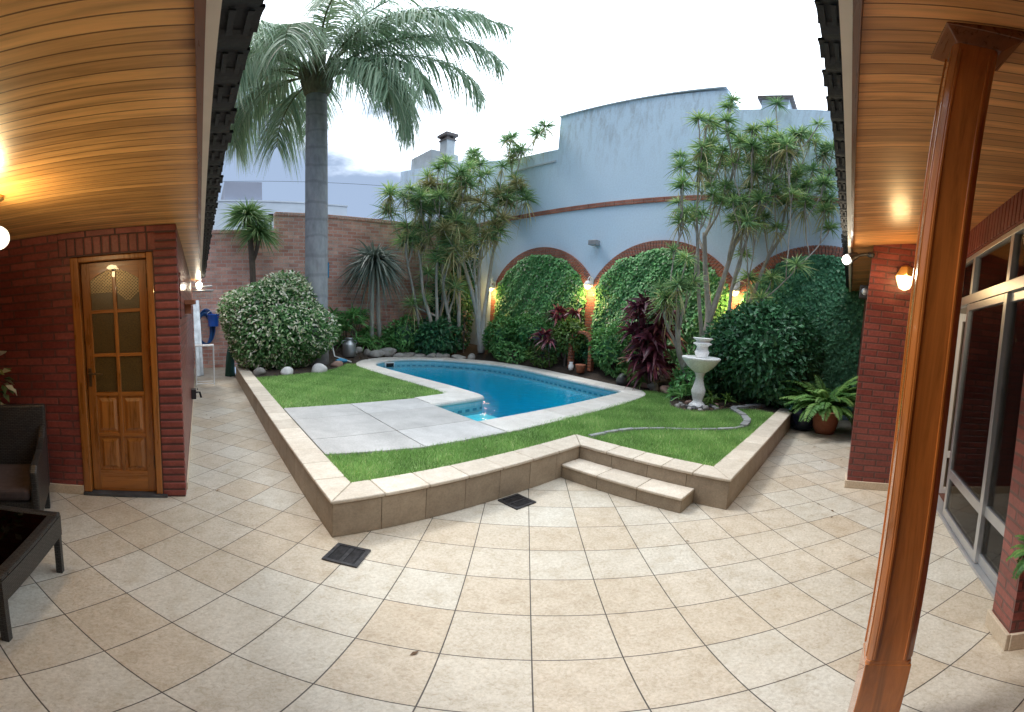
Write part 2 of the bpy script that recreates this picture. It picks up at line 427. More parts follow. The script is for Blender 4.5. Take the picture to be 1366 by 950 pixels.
def pool_mat():
    m = Mat('pool_tile'); t = m.n('ShaderNodeSeparateXYZ'); m.l(m.coord('Object'), t.inputs[0])
    uv = m.coord('UV')
    bt = m.brick(uv, .10, .05, .003, (.22,.46,.52), (.28,.54,.60), (.42,.55,.57), offset=0)
    sq = m.brick(m.coord('UV', loc=(0,.035,0)), .14, .10, .032, (.03,.17,.25), (.05,.22,.30), (.34,.54,.58), offset=0)
    band = m.ramp(m.math('MULTIPLY', m.math('ADD', t.outputs['Z'], 1.5), .5), [(.78, 0.), (.785, 1.)])
    band2 = m.ramp(m.math('MULTIPLY', m.math('ADD', t.outputs['Z'], 1.5), .5), [(.822, 0.), (.826, 1.)])
    deep = m.ramp(m.math('MULTIPLY', m.math('ADD', t.outputs['Z'], 1.5), .6), [(0.,(.008,.62,.84)),(.6,(.012,.68,.88)),(1.,(.08,.78,.90))])
    c = m.mix(band, deep, sq.outputs['Color']); c = m.mix(band2, c, bt.outputs['Color'])
    m.set(color=c, rough=.35)
pool_mat()

def emit(name, color, strength):
    m = Mat(name); e = m.n('ShaderNodeEmission'); e.inputs[0].default_value = (*color,1); e.inputs[1].default_value = strength
    m.l(e.outputs[0], m.out.inputs[0]); return m.m
emit('lamp_warm', (1,.74,.34), 5); emit('lamp_globe', (1,.88,.62), 2.6); emit('lamp_white', (1,.93,.78), 10)
M = MATS
UW, VB, ZL, G = 6.8, 9.9, 2.21, .285
def zr(v): return 2.51 + .18*(-.80 - v)          # underside of the right-hand soffit

# ================================================================= ground and patio
m = MB()
m.add([(-60,-60,-.02),(90,-60,-.02),(90,-6.5,-.02),(-60,-6.5,-.02)], [(0,1,2,3)])
m.add([(-60,10.1,-.02),(90,10.1,-.02),(90,120,-.02),(-60,120,-.02)], [(0,1,2,3)])
m.add([(-60,-6.5,-.02),(-4.8,-6.5,-.02),(-4.8,10.1,-.02),(-60,10.1,-.02)], [(0,1,2,3)])
m.add([(7.0,-6.5,-.02),(90,-6.5,-.02),(90,10.1,-.02),(7.0,10.1,-.02)], [(0,1,2,3)])
tag(m.build('ground', M['ground']), kind='structure')
m = MB()
for x0,x1,y0,y1 in ((-4.8,-.2,-6.5,10.1),(-.2,2.12,-6.5,1.45),(2.12,7.0,-6.5,0.)):
    m.add([(x0,y0,0),(x1,y0,0),(x1,y1,0),(x0,y1,0)], [(0,1,2,3)])
tag(m.build('patio_floor', M['floor_tiles']), kind='structure')

# ================================================================= raised bed wall
bed = thing('raised_bed_wall', 'low beige tiled retaining wall zigzagging round the raised lawn and pool', 'low wall', (0,1.41,0))
core = MB()
core.box(-.238,-.05,1.42,8.1,0,.265).box(-.05,2.25,1.42,1.63,0,.264).box(2.092,2.31,-.038,1.42,0,.2645).box(2.31,5.66,-.038,.16,0,.2635)
core.build('core', M['grout'], bed)
fc = MB()
def run(a, b, step, fn):
    n = max(1, round((b-a)/step)); w = (b-a)/n
    for i in range(n): fn(a+i*w+.0015, a+(i+1)*w-.0015)
run(1.41, 8.1, .333, lambda a,b: fc.box(-.25,-.236,a,b,.002,.262))
run(-.25, 2.08, .333, lambda a,b: fc.box(a,b,1.408,1.422,.002,.261))
run(-.05, 1.408, .333, lambda a,b: fc.box(2.08,2.094,a,b,.002,.2615))
run(2.094, 5.68, .333, lambda a,b: fc.box(a,b,-.05,-.036,.002,.2605))
fc.build('face_tile', M['planter_face'], bed, bevel=.002)
tp = MB(); z0, z1 = .266, .295
def tpoly(p): tp.extrude(p, 'z', z0+random.uniform(-.0006,.0006), z1+random.uniform(-.0008,.0008))
e = .0015
tpoly([(-.262+e,1.397+e*2),(-.035-e,1.652),(-.035-e,1.76),(-.262,1.76)])
run(1.763, 8.11, .333, lambda a,b: tpoly([(-.262,a),(-.035,a),(-.035,b),(-.262,b)]))
tpoly([(-.262+e*2,1.396),(.10,1.396),(.10,1.65),(-.035+e,1.65)])
run(.103, 1.77, .333, lambda a,b: tpoly([(a,1.396),(b,1.396),(b,1.65),(a,1.65)]))
tpoly([(1.773,1.396),(2.068-e,1.396),(2.32-e,1.65),(1.773,1.65)])
tpoly([(2.068+e,1.394),(2.068,1.1),(2.32,1.1),(2.32+e,1.648)])
run(.26, 1.097, .28, lambda a,b: tpoly([(2.068,a),(2.32,a),(2.32,b),(2.068,b)]))
tpoly([(2.068,.257),(2.068,-.062+e),(2.32-e,.17),(2.32,.257)])
tpoly([(2.068+e,-.063),(2.6,-.063),(2.6,.17),(2.32+e,.17)])
run(2.603, 5.69, .34, lambda a,b: tpoly([(a,-.063),(b,-.063),(b,.17),(a,.17)]))
tp.build('coping', M['planter_top'], bed, bevel=.009, seg=3)

st = thing('garden_step', 'low beige tiled step below the raised bed in the inner corner', 'step', (1.95,.8,0))
m = MB(); m.box(1.84,2.079,.25,1.405,0,.115); m.build('core', M['grout'], st)
m = MB()
run(.24, 1.405, .388, lambda a,b: m.box(1.828,1.842,a,b,.002,.118)); m.box(1.843,2.078,.238,.249,.002,.118)
m.build('riser', M['planter_face'], st, bevel=.002)
m = MB(); run(.232, 1.406, .39, lambda a,b: m.box(1.818,2.0785,a,b,.1185,.145)); m.build('tread', M['planter_top'], st, bevel=.009, seg=3)

# drains
def drain(loc, rz, label):
    d = thing('floor_drain', label, 'drain', loc, 'floor drains in the patio'); x, y, _ = loc; c = (x,y)
    m = MB(); m.box(x-.10,x+.10,y-.10,y+.10,.0015,.007,rz,c); m.build('cover', M['drain_dark'], d)
    m = MB()
    for a in ((-.105,.105,-.105,-.082),(-.105,.105,.082,.105),(-.105,-.082,-.082,.082),(.082,.105,-.082,.082)):
        m.box(x+a[0],x+a[1],y+a[2],y+a[3],.001,.012,rz,c)
    for k in range(13):
        t = -.072+k*.012
        for s in (-1, 1): m.box(x+t-.0036,x+t+.0036,y+s*.045-.028,y+s*.045+.028,.0072,.0105,rz,c)
    m.box(x-.08,x+.08,y-.012,y+.012,.0072,.011,rz,c)
    m.build('grate', M['drain_metal'], d)
def q(X, Y): return ((X+Y)/sqrt(2), (Y-X)/sqrt(2))
drain((*q(-1.0,.66),0), pi/4, 'slotted metal floor drain just off the front corner of the low wall')
drain((*q(-.09,1.72),0), 0, 'slotted metal floor drain against the low wall near the step')

# ================================================================= pool
inner = [(1.80,2.60),(2.6,2.62),(3.4,2.64),(4.2,2.68),(4.90,2.73),(5.06,2.80),(5.13,2.95),(5.20,3.42),(5.36,4.5),(5.50,5.58),(5.48,6.2),(5.38,6.65),(5.15,7.15),(4.75,7.72),(4.26,8.08),(3.80,8.18),(3.35,8.08),(2.98,7.80),(2.74,7.42),(2.68,7.0),(2.76,5.5),(2.82,4.65),(2.81,3.95),(2.78,3.78),(2.66,3.67),(1.80,3.60)]
outer = [(1.80,2.12),(2.6,2.13),(3.4,2.15),(4.2,2.19),(4.90,2.28),(5.24,2.42),(5.44,2.66),(5.56,3.38),(5.75,4.45),(5.92,5.58),(5.90,6.3),(5.79,6.85),(5.52,7.42),(5.06,8.05),(4.42,8.48),(3.82,8.60),(3.20,8.50),(2.68,8.14),(2.36,7.62),(2.26,7.0),(2.35,5.5),(2.40,4.65),(2.39,4.30),(2.37,4.16),(2.28,4.08),(1.80,4.02)]
pool = thing('swimming_pool', 'kidney cornered swimming pool with pale stone coping and blue water', 'pool', (3.8,5,.28))
def dense(P, k=3, smooth=True):
    out = []; n = len(P)
    for i in range(n-1):
        p0,p1,p2,p3 = P[max(i-1,0)],P[i],P[i+1],P[min(i+2,n-1)]
        for j in range(k):
            t = j/k
            out.append(tuple(.5*(2*p1[a]+(p2[a]-p0[a])*t+(2*p0[a]-5*p1[a]+4*p2[a]-p3[a])*t*t+(3*p1[a]-p0[a]-3*p2[a]+p3[a])*t**3) for a in (0,1)))
    out.append(P[-1]); return out
I2, O2 = dense(inner), dense(outer)
# coping stones: groups of segments, small joint between
m = MB()
n = len(I2)
i = 0
while i < n-1:
    L = 0; j = i
    while j < n-1 and L < .36:
        L += hypot((I2[j+1][0]-I2[j][0]+O2[j+1][0]-O2[j][0])/2, (I2[j+1][1]-I2[j][1]+O2[j+1][1]-O2[j][1])/2); j += 1
    Vv = []; F = []
    for k in range(i, j+1):
        a, b = Vector(I2[k]), Vector(O2[k]); d = (b-a).normalized()
        sh = Vector((0,0))
        if k == i: sh = (Vector(I2[k+1])-a).normalized()*.002
        if k == j: sh = (Vector(I2[k-1])-a).normalized()*.002
        a = a+sh; b = b+sh
        prof = [(a+d*.0, .225), (a-d*.022, .245), (a-d*.022,.272), (a-d*.008,.294), (a+d*.03,.302), (b-d*.02,.302), (b,.294), (b,.24)]
        Vv += [(p.x,p.y,z) for p,z in prof]
    w = 8; cnt = j-i+1
    for r in range(cnt-1):
        for s in range(w): F.append((r*w+s, r*w+(s+1)%w, (r+1)*w+(s+1)%w, (r+1)*w+s))
    F.append(tuple(range(w))); F.append(tuple((cnt-1)*w+s for s in reversed(range(w))))
    m.add(Vv, F); i = j
m.build('coping', M['coping'], pool, bevel=.003, seg=1)
m = MB(); Vv = []; F = []; n = len(I2)
zs = (.24,.19,.12,.05,-.35,-1.15)
for z in zs: Vv += [(p[0],p[1],z) for p in I2]
for r in range(len(zs)-1):
    for k in range(n): F.append((r*n+k, r*n+(k+1)%n, (r+1)*n+(k+1)%n, (r+1)*n+k))
F.append(tuple((len(zs)-1)*n+k for k in range(n)))
m.add(Vv, F)
m.box(1.80,2.70,3.25,3.58,-1.14,.06)
m.build('basin', M['pool_tile'], pool, fix=False)
m = MB(); m.box(3.25,3.50,7.98,8.02,.10,.24).build('skimmer', M['white_metal'], pool, bevel=.004)
m = MB(); m.box(3.28,3.47,7.955,7.979,.135,.225).build('skimmer_mouth', M['drain_dark'], pool)
wv = MB(); wv.add([(p[0],p[1],.165) for p in I2], [tuple(range(len(I2)))])
tag(wv.build('water', M['water'], fix=False), kind='structure')

# deck slabs
m = MB()
U_ = [-.03,.84,1.797]; V_ = [2.12,2.68,3.42,3.97]
for a in range(2):
    for b in range(3):
        x0,x1,y0,y1 = U_[a]+.003,U_[a+1]-.003,V_[b]+.003,V_[b+1]-.003
        zt = .298+random.uniform(-.002,.002)
        p = [(x0,y0),(x1,y0),(x1,y1),(x0,y1)]
        if b == 0: p[0] = (x0, 2.26 if a == 0 else 2.125); p[1] = (x1, 2.125 if a == 0 else 2.12)
        m.extrude(p, 'z', .2, zt)
tag(m.build('deck_paving', M['slab'], bevel=.004), kind='structure')

# ================================================================= beds and lawn
def inpoly(x, y, P):
    c = np.zeros(np.shape(x), bool); n = len(P); j = n-1
    for i in range(n):
        xi,yi,xj,yj = P[i][0],P[i][1],P[j][0],P[j][1]
        c ^= ((yi > y) != (yj > y)) & (x < (xj-xi)*(y-yi)/((yj-yi) or 1e-9)+xi); j = i
    return c
def sstep(t): t = np.clip(t,0,1); return t*t*(3-2*t)
def bed_h(x, y):
    r = np.maximum(sstep((x-5.75)/.75), sstep((y-8.45)/.9))*sstep((x+.0)/2.2)
    return .272+.27*r+.012*np.sin(x*5.1+y*2.3)*np.sin(y*4.3-x*1.7)*(r>.02)
LAWN1 = [(-.04,3.97),(2.42,4.06),(2.46,5.5),(2.31,6.8),(2.42,7.7),(2.2,7.75),(1.75,7.2),(1.31,6.8),(.8,6.62),(.46,6.56),(-.04,6.45)]
LAWN2 = [(-.04,1.64),(2.31,1.64),(2.31,.16),(5.16,.16),(5.28,.45),(5.12,.85),(4.75,.98),(4.50,1.10),(4.42,1.35),(4.55,1.62),(4.95,1.82),(5.30,1.95),(5.52,2.12),(5.55,2.45),(5.40,2.62),(5.1,2.40),(4.72,2.24),(2.1,2.16),(1.80,2.15),(.75,2.13),(-.04,2.27)]
mid = [((a[0]*.45+b[0]*.55),(a[1]*.45+b[1]*.55)) for a,b in zip(inner,outer)]
mid = mid + [(1.2,4.0),(1.2,2.15)]
cs = .05
xs = np.arange(-.06, UW+.05, cs); ys = np.arange(.10, VB+.1, cs)
gx, gy = np.meshgrid(xs, ys, indexing='ij')
gz = bed_h(gx, gy)
cx, cy = gx[:-1,:-1]+cs/2, gy[:-1,:-1]+cs/2
out = ~inpoly(cx, cy, mid) & ~((cx < 2.28) & (cy < 1.6))
lw = inpoly(cx, cy, LAWN1) | inpoly(cx, cy, LAWN2)
idx = np.arange(gx.size).reshape(gx.shape)
quad = np.stack([idx[:-1,:-1], idx[1:,:-1], idx[1:,1:], idx[:-1,1:]], -1)
def sheet(name, msk, mat, lift=0):
    F = quad[msk]; u, inv = np.unique(F, return_inverse=True)
    V = np.stack([gx.ravel()[u], gy.ravel()[u], gz.ravel()[u]+lift], 1)
    return np_mesh(name, V, inv.reshape(F.shape), np.zeros(len(u)), mat, smooth=True)
tag(sheet('garden_bed', out & ~lw, M['soil']), kind='structure')
tag(sheet('lawn', out & lw, M['lawn'], .004), kind='structure')

def scatter(P, dens, holes=()):
    x0,x1 = min(p[0] for p in P), max(p[0] for p in P); y0,y1 = min(p[1] for p in P), max(p[1] for p in P)
    n = int((x1-x0)*(y1-y0)*dens); x = RS.uniform(x0,x1,n); y = RS.uniform(y0,y1,n)
    k = inpoly(x, y, P)
    for h in holes: k &= ~inpoly(x, y, h)
    return x[k], y[k]
def grass(name, P, dens, hmul=1.0):
    x, y = scatter(P, dens); n = len(x)
    patch = .5+.5*np.sin(x*3.1+1.3*np.sin(y*2.2))*np.sin(y*2.7+x)
    keep = RS.uniform(0,1,n) < .72+.28*patch
    x, y, patch = x[keep], y[keep], patch[keep]; n = len(x)
    h = RS.uniform(.018,.042,n)*hmul*(.8+.4*patch); w = RS.uniform(.0022,.0045,n); a = RS.uniform(0,2*pi,n); ln = RS.uniform(.1,.9,n)*h; la = RS.uniform(0,2*pi,n)
    z = bed_h(x,y)+.002
    b1 = np.stack([x-np.cos(a)*w, y-np.sin(a)*w, z],1); b2 = np.stack([x+np.cos(a)*w, y+np.sin(a)*w, z],1)
    t = np.stack([x+np.cos(la)*ln, y+np.sin(la)*ln, z+h],1)
    V = np.stack([b1,b2,t],1).reshape(-1,3); F = np.arange(3*n).reshape(-1,3)
    vr = np.clip(RS.normal(.40,.2,n)+.34*(patch-.5)+.16*np.sin(x*9.1)*np.sin(y*7.7)+(RS.uniform(0,1,n)>.97)*.5, 0, 1)
    return tag(np_mesh(name, V, F, np.repeat(vr,3), M['grass_blade']), 'short green lawn grass growing round the pool', 'grass', kind='stuff')
grass('grass', LAWN1, 7500); grass('grass', LAWN2, 13000, 1.15)

# curved stone edging across the right lawn
path = dense([(2.36,1.50),(2.62,1.46),(2.93,1.36),(3.25,1.13),(3.49,.78),(3.82,.42),(4.10,.36),(4.40,.40),(4.72,.56),(5.0,.78),(5.1,.86),(5.35,.70),(5.75,.46)], 8)
m = MB(); acc = 0; last = Vector(path[0])
for p in path[1:]:
    p = Vector(p)
    if (p-last).length > .19:
        d = (p-last); L = d.length; c = (p+last)/2; w = .028 if c.x < 4.0 else .05; h = .016 if c.x < 4.0 else .03
        rz = atan2(d.y, d.x)+random.uniform(-.06,.06)
        m.box(c.x-L/2+.006, c.x+L/2-.006, c.y-w, c.y+w, .25, .287+h+random.uniform(-.005,.008), rz)
        last = p
tag(m.build('stone_edging', M['edging'], bevel=.008), 'thin grey stone edging curving across the right lawn to the fountain', 'garden edging')

# ================================================================= outbuilding on the left
ob = thing('outbuilding', 'dark red brick outbuilding with a glazed wooden door and boarded eave', 'building', (-2.9,3.5,0))
DV = 2.22
def wall_quads(m, x0, x1, y0, y1, z0, z1): m.box(x0,x1,y0,y1,z0,z1)
m = MB()
m.box(-4.6,-1.972,DV,DV+.18,0,2.30).box(-1.335,-1.16,DV,DV+.18,0,2.30).box(-1.972,-1.335,DV,DV+.18,2.0,2.30)
m.box(-1.34,-1.16,DV+.18,2.36,0,2.30).box(-1.34,-1.16,2.62,8.1,0,2.30).box(-1.34,-1.16,2.36,2.62,0,1.46).box(-1.34,-1.16,2.36,2.62,1.86,2.30)
m.box(-4.6,-1.16,7.92,8.1,0,2.30)
m.build('wall', M['brick_dark'], ob)
m = MB()   # rounded quoin bricks on the corner
for k in range(33):
    z = .005+k*.067
    d = .012 if k % 2 else .004
    m.box(-1.335,-1.155,DV-.006-d*.4,DV+.11,z+.004,z+.062)
m.build('quoin', M['brick_single'], ob, bevel=.014, seg=3)
MB().box(-1.338,-1.161,DV-.004,DV+.10,.002,2.208).build('quoin_joint', M['mortar_dark'], ob)
m = MB()
k = 0; x = -2.055
while x < -1.36:
    m.box(x,x+.058,DV-.008,DV+.02,2.012,2.15); x += .0685
x = -2.06
while x < -1.2:
    m.box(x,min(x+.218,-1.162),DV-.007,DV+.02,2.158,2.205); x += .228
m.build('soldier_course', M['brick_single'], ob, bevel=.006)
MB().box(-2.062,-1.338,DV-.0035,DV+.01,2.004,2.208).build('course_joint', M['mortar_dark'], ob)
MB().box(-4.6,-1.975,DV-.016,DV+.002,.001,.085).build('skirting', M['skirting'], ob, bevel=.003); MB().box(-1.158,-1.146,DV+.13,8.1,.001,.07).build('skirting', M['skirting'], ob, bevel=.003)
m = MB(); m.box(-1.345,-1.325,2.36,2.62,1.46,1.86); m.build('niche', M['drain_dark'], ob)
# door
leafY = DV+.035
dr = MB(); dr.box(-1.90,-1.834,leafY,leafY+.04,.03,1.945).box(-1.456,-1.392,leafY,leafY+.04,.03,1.945).box(-1.660,-1.630,leafY+.001,leafY+.039,.22,1.87)
door = dr.build('door', M['wood_door'], ob, bevel=.004)
rl = MB()
for z0_, z1_ in ((.032,.223),(.527,.555),(.868,.902),(1.190,1.216),(1.538,1.564)): rl.box(-1.835,-1.455,leafY+.002,leafY+.038,z0_,z1_)
arc = [(-1.835,1.944),(-1.835,1.80)]+[(-1.835+.38*t/16, 1.80+.085*sin(pi*t/16)) for t in range(1,16)]+[(-1.455,1.80),(-1.455,1.944)]
# arched top rail, in vertical strips so that the polygon stays convex
for t in range(16):
    xa, xb = -1.835+.38*t/16, -1.835+.38*(t+1)/16
    za, zb = 1.80+.085*sin(pi*t/16), 1.80+.085*sin(pi*(t+1)/16)
    rl.add([(xa,leafY+.002,za),(xb,leafY+.002,zb),(xb,leafY+.002,1.944),(xa,leafY+.002,1.944),(xa,leafY+.038,za),(xb,leafY+.038,zb),(xb,leafY+.038,1.944),(xa,leafY+.038,1.944)],
           [(0,1,2,3),(4,7,6,5),(0,4,5,1),(3,2,6,7)])
rl.build('rail', M['wood_door_rail'], door, weld=True)
for x0,x1 in ((-1.834,-1.66),(-1.63,-1.456)):
    for z0_,z1_ in ((.223,.527),(.555,.868)):
        pn = MB(); pn.box(x0,x1,leafY+.014,leafY+.026,z0_,z1_); pn.add([(x0+.018,leafY+.014,z0_+.02),(x1-.018,leafY+.014,z0_+.02),(x1-.018,leafY+.014,z1_-.02),(x0+.018,leafY+.014,z1_-.02),
            (x0+.04,leafY+.004,z0_+.045),(x1-.04,leafY+.004,z0_+.045),(x1-.04,leafY+.004,z1_-.045),(x0+.04,leafY+.004,z1_-.045)], [(4,5,6,7),(0,1,5,4),(1,2,6,5),(2,3,7,6),(3,0,4,7)])
        pn.build('panel', M['wood_door'], door)
for x0,x1 in ((-1.836,-1.658),(-1.632,-1.454)):
    for z0_,z1_ in ((.90,1.192),(1.214,1.54),(1.562,1.885)):
        g = MB(); g.box(x0,x1,leafY+.018,leafY+.022,z0_,z1_).build('pane', M['amber_glass'], door)
lt = MB()
for (x0,x1,s) in ((-1.834,-1.66,1),(-1.63,-1.456,-1)):
    xm = -1.645
    for dgn in (1,-1):
        for k in range(-14,16):
            pts = []
            for t in np.linspace(0,1,60):
                x = x0+(x1-x0)*t; z = 1.70+dgn*(x-xm)*1.0+k*.0255
                ztop = 1.80+.085*sin(pi*(x+1.835)/.38)
                zlow = 1.70 if s > 0 else 1.625+.8*abs(x-(x0+x1)/2)
                if zlow < z < ztop: pts.append((x,z))
            if len(pts) > 1:
                lt.bar((pts[0][0],leafY+.012,pts[0][1]),(pts[-1][0],leafY+.012,pts[-1][1]),.004,.006,(0,1,0))
lt.build('lattice', M['lattice'], door)
hd = MB(); hd.box(-1.885,-1.862,leafY-.008,leafY,.95,1.10); hd.tube([(-1.874,leafY,1.06),(-1.874,leafY-.045,1.06),(-1.80,leafY-.05,1.06),(-1.765,leafY-.048,1.055)],.009,8)
hd.build('handle', M['bronze'], door, bevel=.002)
for z in (.25,1.0,1.72): MB().tube([(-1.388,leafY-.006,z),(-1.388,leafY-.006,z+.11)],.011,8).build('hinge', M['bronze'], door)
fr = MB(); fr.box(-1.972,-1.906,DV-.014,DV+.10,.03,1.995).box(-1.386,-1.337,DV-.014,DV+.10,.03,1.995).box(-1.906,-1.386,DV-.013,DV+.10,1.950,1.994)
fr.build('door_frame', M['wood_door'], ob, bevel=.008, seg=3)
m = MB(); m.box(-1.974,-1.30,DV-.03,DV+.12,.001,.028).build('threshold', M['threshold'], ob, bevel=.004)
m = MB(); m.box(-1.906,-1.386,DV+.085,DV+.1,.03,1.95).build('door_backing', M['drain_dark'], ob)
# eave: boards, trim, fascia, tiles, roof
m = MB(); m.box(-4.6,-.992,-.79,8.0,ZL,ZL+.02); m.build('soffit', M['soffit_left'], ob)
m = MB(); m.box(-.995,-.977,-.76,8.03,ZL-.028,ZL+.06).box(-4.6,-1.0,-.815,-.791,ZL-.03,2.75); m.build('trim_board', M['wood_beam'], ob)
m = MB(); m.box(-.9765,-.953,-.735,8.03,ZL-.018,ZL+.12); m.build('fascia_board', M['fascia'], ob)
def eave_tiles(along, fixed0, fixed1, a0, a1, z, parent):
    m = MB(); a = a0; w = .20; k = 0
    while a < a1:
        j = random.uniform(-.008,.008); N = 7
        for half, (s0, s1, up) in enumerate(((0,.55,1),(.5,1.0,-1))):
            V = []; F = []
            for t in range(N):
                s = s0+(s1-s0)*t/(N-1); zz = z+up*.014*sin(pi*t/(N-1))+.012
                for dz in (0,.014):
                    for f in (fixed0, fixed1+j-(.012 if up<0 else 0)):
                        V.append((f,a+s*w,zz+dz) if along == 'v' else (a+s*w,f,zz+dz))
            for t in range(N-1):
                b = t*4; c = b+4
                F += [(b,b+1,c+1,c),(b+2,c+2,c+3,b+3),(b+1,b+3,c+3,c+1),(b,c,c+2,b+2)]
            m.add(V,F)
        # batten shadows / course overlap beneath
        for q_ in range(2):
            f = fixed0+(fixed1-fixed0)*(.25+.4*q_)
            if along == 'v': m.box(min(f,f+.012),max(f,f+.012),a+.01,a+w*.9,z+.004,z+.01)
            else: m.box(a+.01,a+w*.9,min(f,f+.012),max(f,f+.012),z+.004,z+.01)
        a += w
    return m.build('eave_tile', M['roof_black'], parent, smooth=False)
eave_tiles('v', -.953, -.868, -.66, 8.05, 2.268, ob)
m = MB(); m.add([(-.90,-.7,2.31),(-.90,8.05,2.31),(-4.7,8.05,3.35),(-4.7,-.7,3.35),(-.90,-.7,2.34),(-.90,8.05,2.34),(-4.7,8.05,3.38),(-4.7,-.7,3.38)], [(0,1,2,3),(4,7,6,5),(0,4,5,1),(1,5,6,2),(2,6,7,3),(3,7,4,0)])
m.build('roof', M['roof_black'], ob)
MB().box(-.956,-.874,-.70,8.04,2.288,2.297).build('eave_lining', M['roof_black'], ob)

# wooden bracket and tap on the side wall
tag(MB().box(-1.158,-1.05,3.35,3.55,1.60,1.645).box(-1.158,-1.09,3.43,3.47,1.50,1.60).build('wall_bracket', M['wood_board'], bevel=.004), 'small wooden bracket sticking out of the outbuilding side wall', 'bracket')
tp_ = thing('garden_tap', 'black hose tap low on the outbuilding side wall', 'tap', (-1.15,4.9,.33))
MB().box(-1.158,-1.09,4.84,4.98,.26,.40).build('body', M['black_metal'], tp_, bevel=.006)
MB().tube([(-1.09,4.91,.35),(-1.04,4.91,.35),(-1.02,4.91,.27)],.014,8).tube([(-1.07,4.87,.40),(-1.07,4.95,.40)],.008,6).build('spout', M['black_metal'], tp_)

# ================================================================= house on the right
hs = thing('house', 'red brick house with boarded eave, aluminium window wall and brick pier', 'house', (2.5,-2.5,0))
m = MB()
m.box(3.05,3.30,-1.83,-.98,0,2.68).box(3.30,6.78,-1.83,-1.04,0,2.68)          # pillar block and side wall
m.box(.55,.77,-1.95,-1.665,0,2.72)                                         # pier
m.box(-4.6,.55,-1.95,-1.83,0,2.75)
m.build('wall', M['brick_dark'], hs)
MB().box(3.032,3.3,-.995,-.962,.001,.085).box(3.032,3.049,-1.83,-.995,.001,.085).build('skirting', M['skirting'], hs, bevel=.004); MB().box(.535,.785,-1.664,-1.645,.001,.12).box(.530,.549,-1.83,-1.664,.001,.12).build('skirting', M['skirting'], hs, bevel=.004)
for xa, xb in ((-4.55,.49),(.785,3.0)):
    m = MB(); x = xa
    while x < xb:
        m.box(x,x+.058,-1.845,-1.79,2.445,2.70); x += .068
    m.build('soldier_course', M['brick_single'], hs, bevel=.005)
m = MB(); m.box(-4.6,3.049,-1.95,-1.80,2.425,2.444); m.box(.77,3.049,-1.95,-1.845,2.446,2.72); m.build('lintel', M['brick_dark'], hs)
# window wall
WV = -1.83
def bars(m, L):
    for x0,x1,z0_,z1_ in L: m.box(x0,x1,WV-.03,WV+.03,z0_,z1_)
fb = MB(); bars(fb, [(.77,3.045,1.965,2.045),(.77,3.045,2.375,2.42)]); 
for x in (1.49,2.33,2.995): fb.box(x-.028,x+.028,WV-.029,WV+.029,2.045,2.375)
fb.box(3.03,3.046,WV+.002,WV+.029,.0,1.965); fb.box(.77,3.0,WV-.06,WV+.05,.002,.03)
win = fb.build('window_wall_frame', M['alu'], hs, bevel=.003)
for i,(x0,x1,off) in enumerate(((.775,1.52,-.012),(1.46,2.38,.012))):
    s = MB()
    for a,b,c,d in ((x0,x0+.055,.035,1.96),(x1-.055,x1,.035,1.96),(x0+.055,x1-.055,.035,.115),(x0+.055,x1-.055,1.90,1.96),(x0+.055,x1-.055,.42,.50)):
        s.box(a,b,WV+off-.018,WV+off+.018,c,d)
    s.build('sliding_sash', M['alu'], hs, bevel=.003)
    for c,d in ((.115,.42),(.50,1.90)):
        g = MB(); g.box(x0+.055,x1-.055,WV+off-.003,WV+off+.003,c,d).build('pane', M['window_glass'], win)
for a,b in ((.77,1.462),(1.518,2.302),(2.358,2.967)):
    MB().box(a,b,WV-.003,WV+.003,2.045,2.375).build('pane', M['window_glass'], win)
# room behind the glass
m = MB()
m.box(3.06,3.28,-5.0,-1.834,0,2.42); m.box(-.5,3.06,-5.1,-5.0,0,2.45); m.box(-.6,-.5,-5.0,-1.955,0,2.45)
m.build('room_wall', M['dark_room'], hs)
MB().box(-.5,3.06,-5.0,-1.955,2.44,2.46).build('room_ceiling', M['soffit_right'], hs)
MB().box(-.5,3.06,-5.0,-1.90,.003,.012).build('room_floor', M['room_floor'], hs)
wd = MB()
for y0,y1,z0_,z1_ in ((-1.945,-1.868,.013,1.94),(-2.75,-2.70,.013,1.94),(-2.70,-1.945,1.86,1.94),(-2.70,-1.945,.42,.49),(-2.70,-1.945,0.014,.08)): wd.box(3.0,3.055,y0,y1,z0_,z1_)
wdo = wd.build('inner_door', M['white_metal'], hs, bevel=.003)
MB().box(3.02,3.03,-2.70,-2.00,.48,1.87).build('pane', M['curtain'], wdo); MB().box(3.021,3.031,-2.70,-2.00,.08,.42).build('pane', M['brick_dark'], wdo)
# right soffit (sloped), trim, fascia, tiles, roof
m = MB(); a, b = -.782, -1.83
m.add([(-4.6,a,zr(a)),(6.79,a,zr(a)),(6.79,b,zr(b)),(-4.6,b,zr(b)),(-4.6,a,zr(a)+.02),(6.79,a,zr(a)+.02),(6.79,b,zr(b)+.02),(-4.6,b,zr(b)+.02)], [(0,1,2,3),(4,7,6,5),(0,4,5,1),(1,5,6,2),(2,6,7,3),(3,7,4,0)])
m.build('soffit', M['soffit_right'], hs)
m = MB(); m.box(-.975,6.79,-.7815,-.763,2.475,2.56).build('trim_board', M['wood_beam_x'], hs)
m = MB(); m.box(-.95,6.79,-.7625,-.733,2.487,2.62).build('fascia_board', M['fascia'], hs)
eave_tiles('u', -.733, -.662, -.86, 6.7, 2.568, hs)
MB().box(-.9,6.7,-.735,-.668,2.588,2.596).build('eave_lining', M['roof_black'], hs)
m = MB(); m.add([(-1.0,-.69,2.61),(6.79,-.69,2.61),(6.79,-5.2,3.8),(-4.7,-5.2,3.8),(-4.7,-.82,2.66),(-1.0,-.82,2.66)], [(0,1,2,3,4,5)]); m.build('roof', M['roof_black'], hs, fix=False)
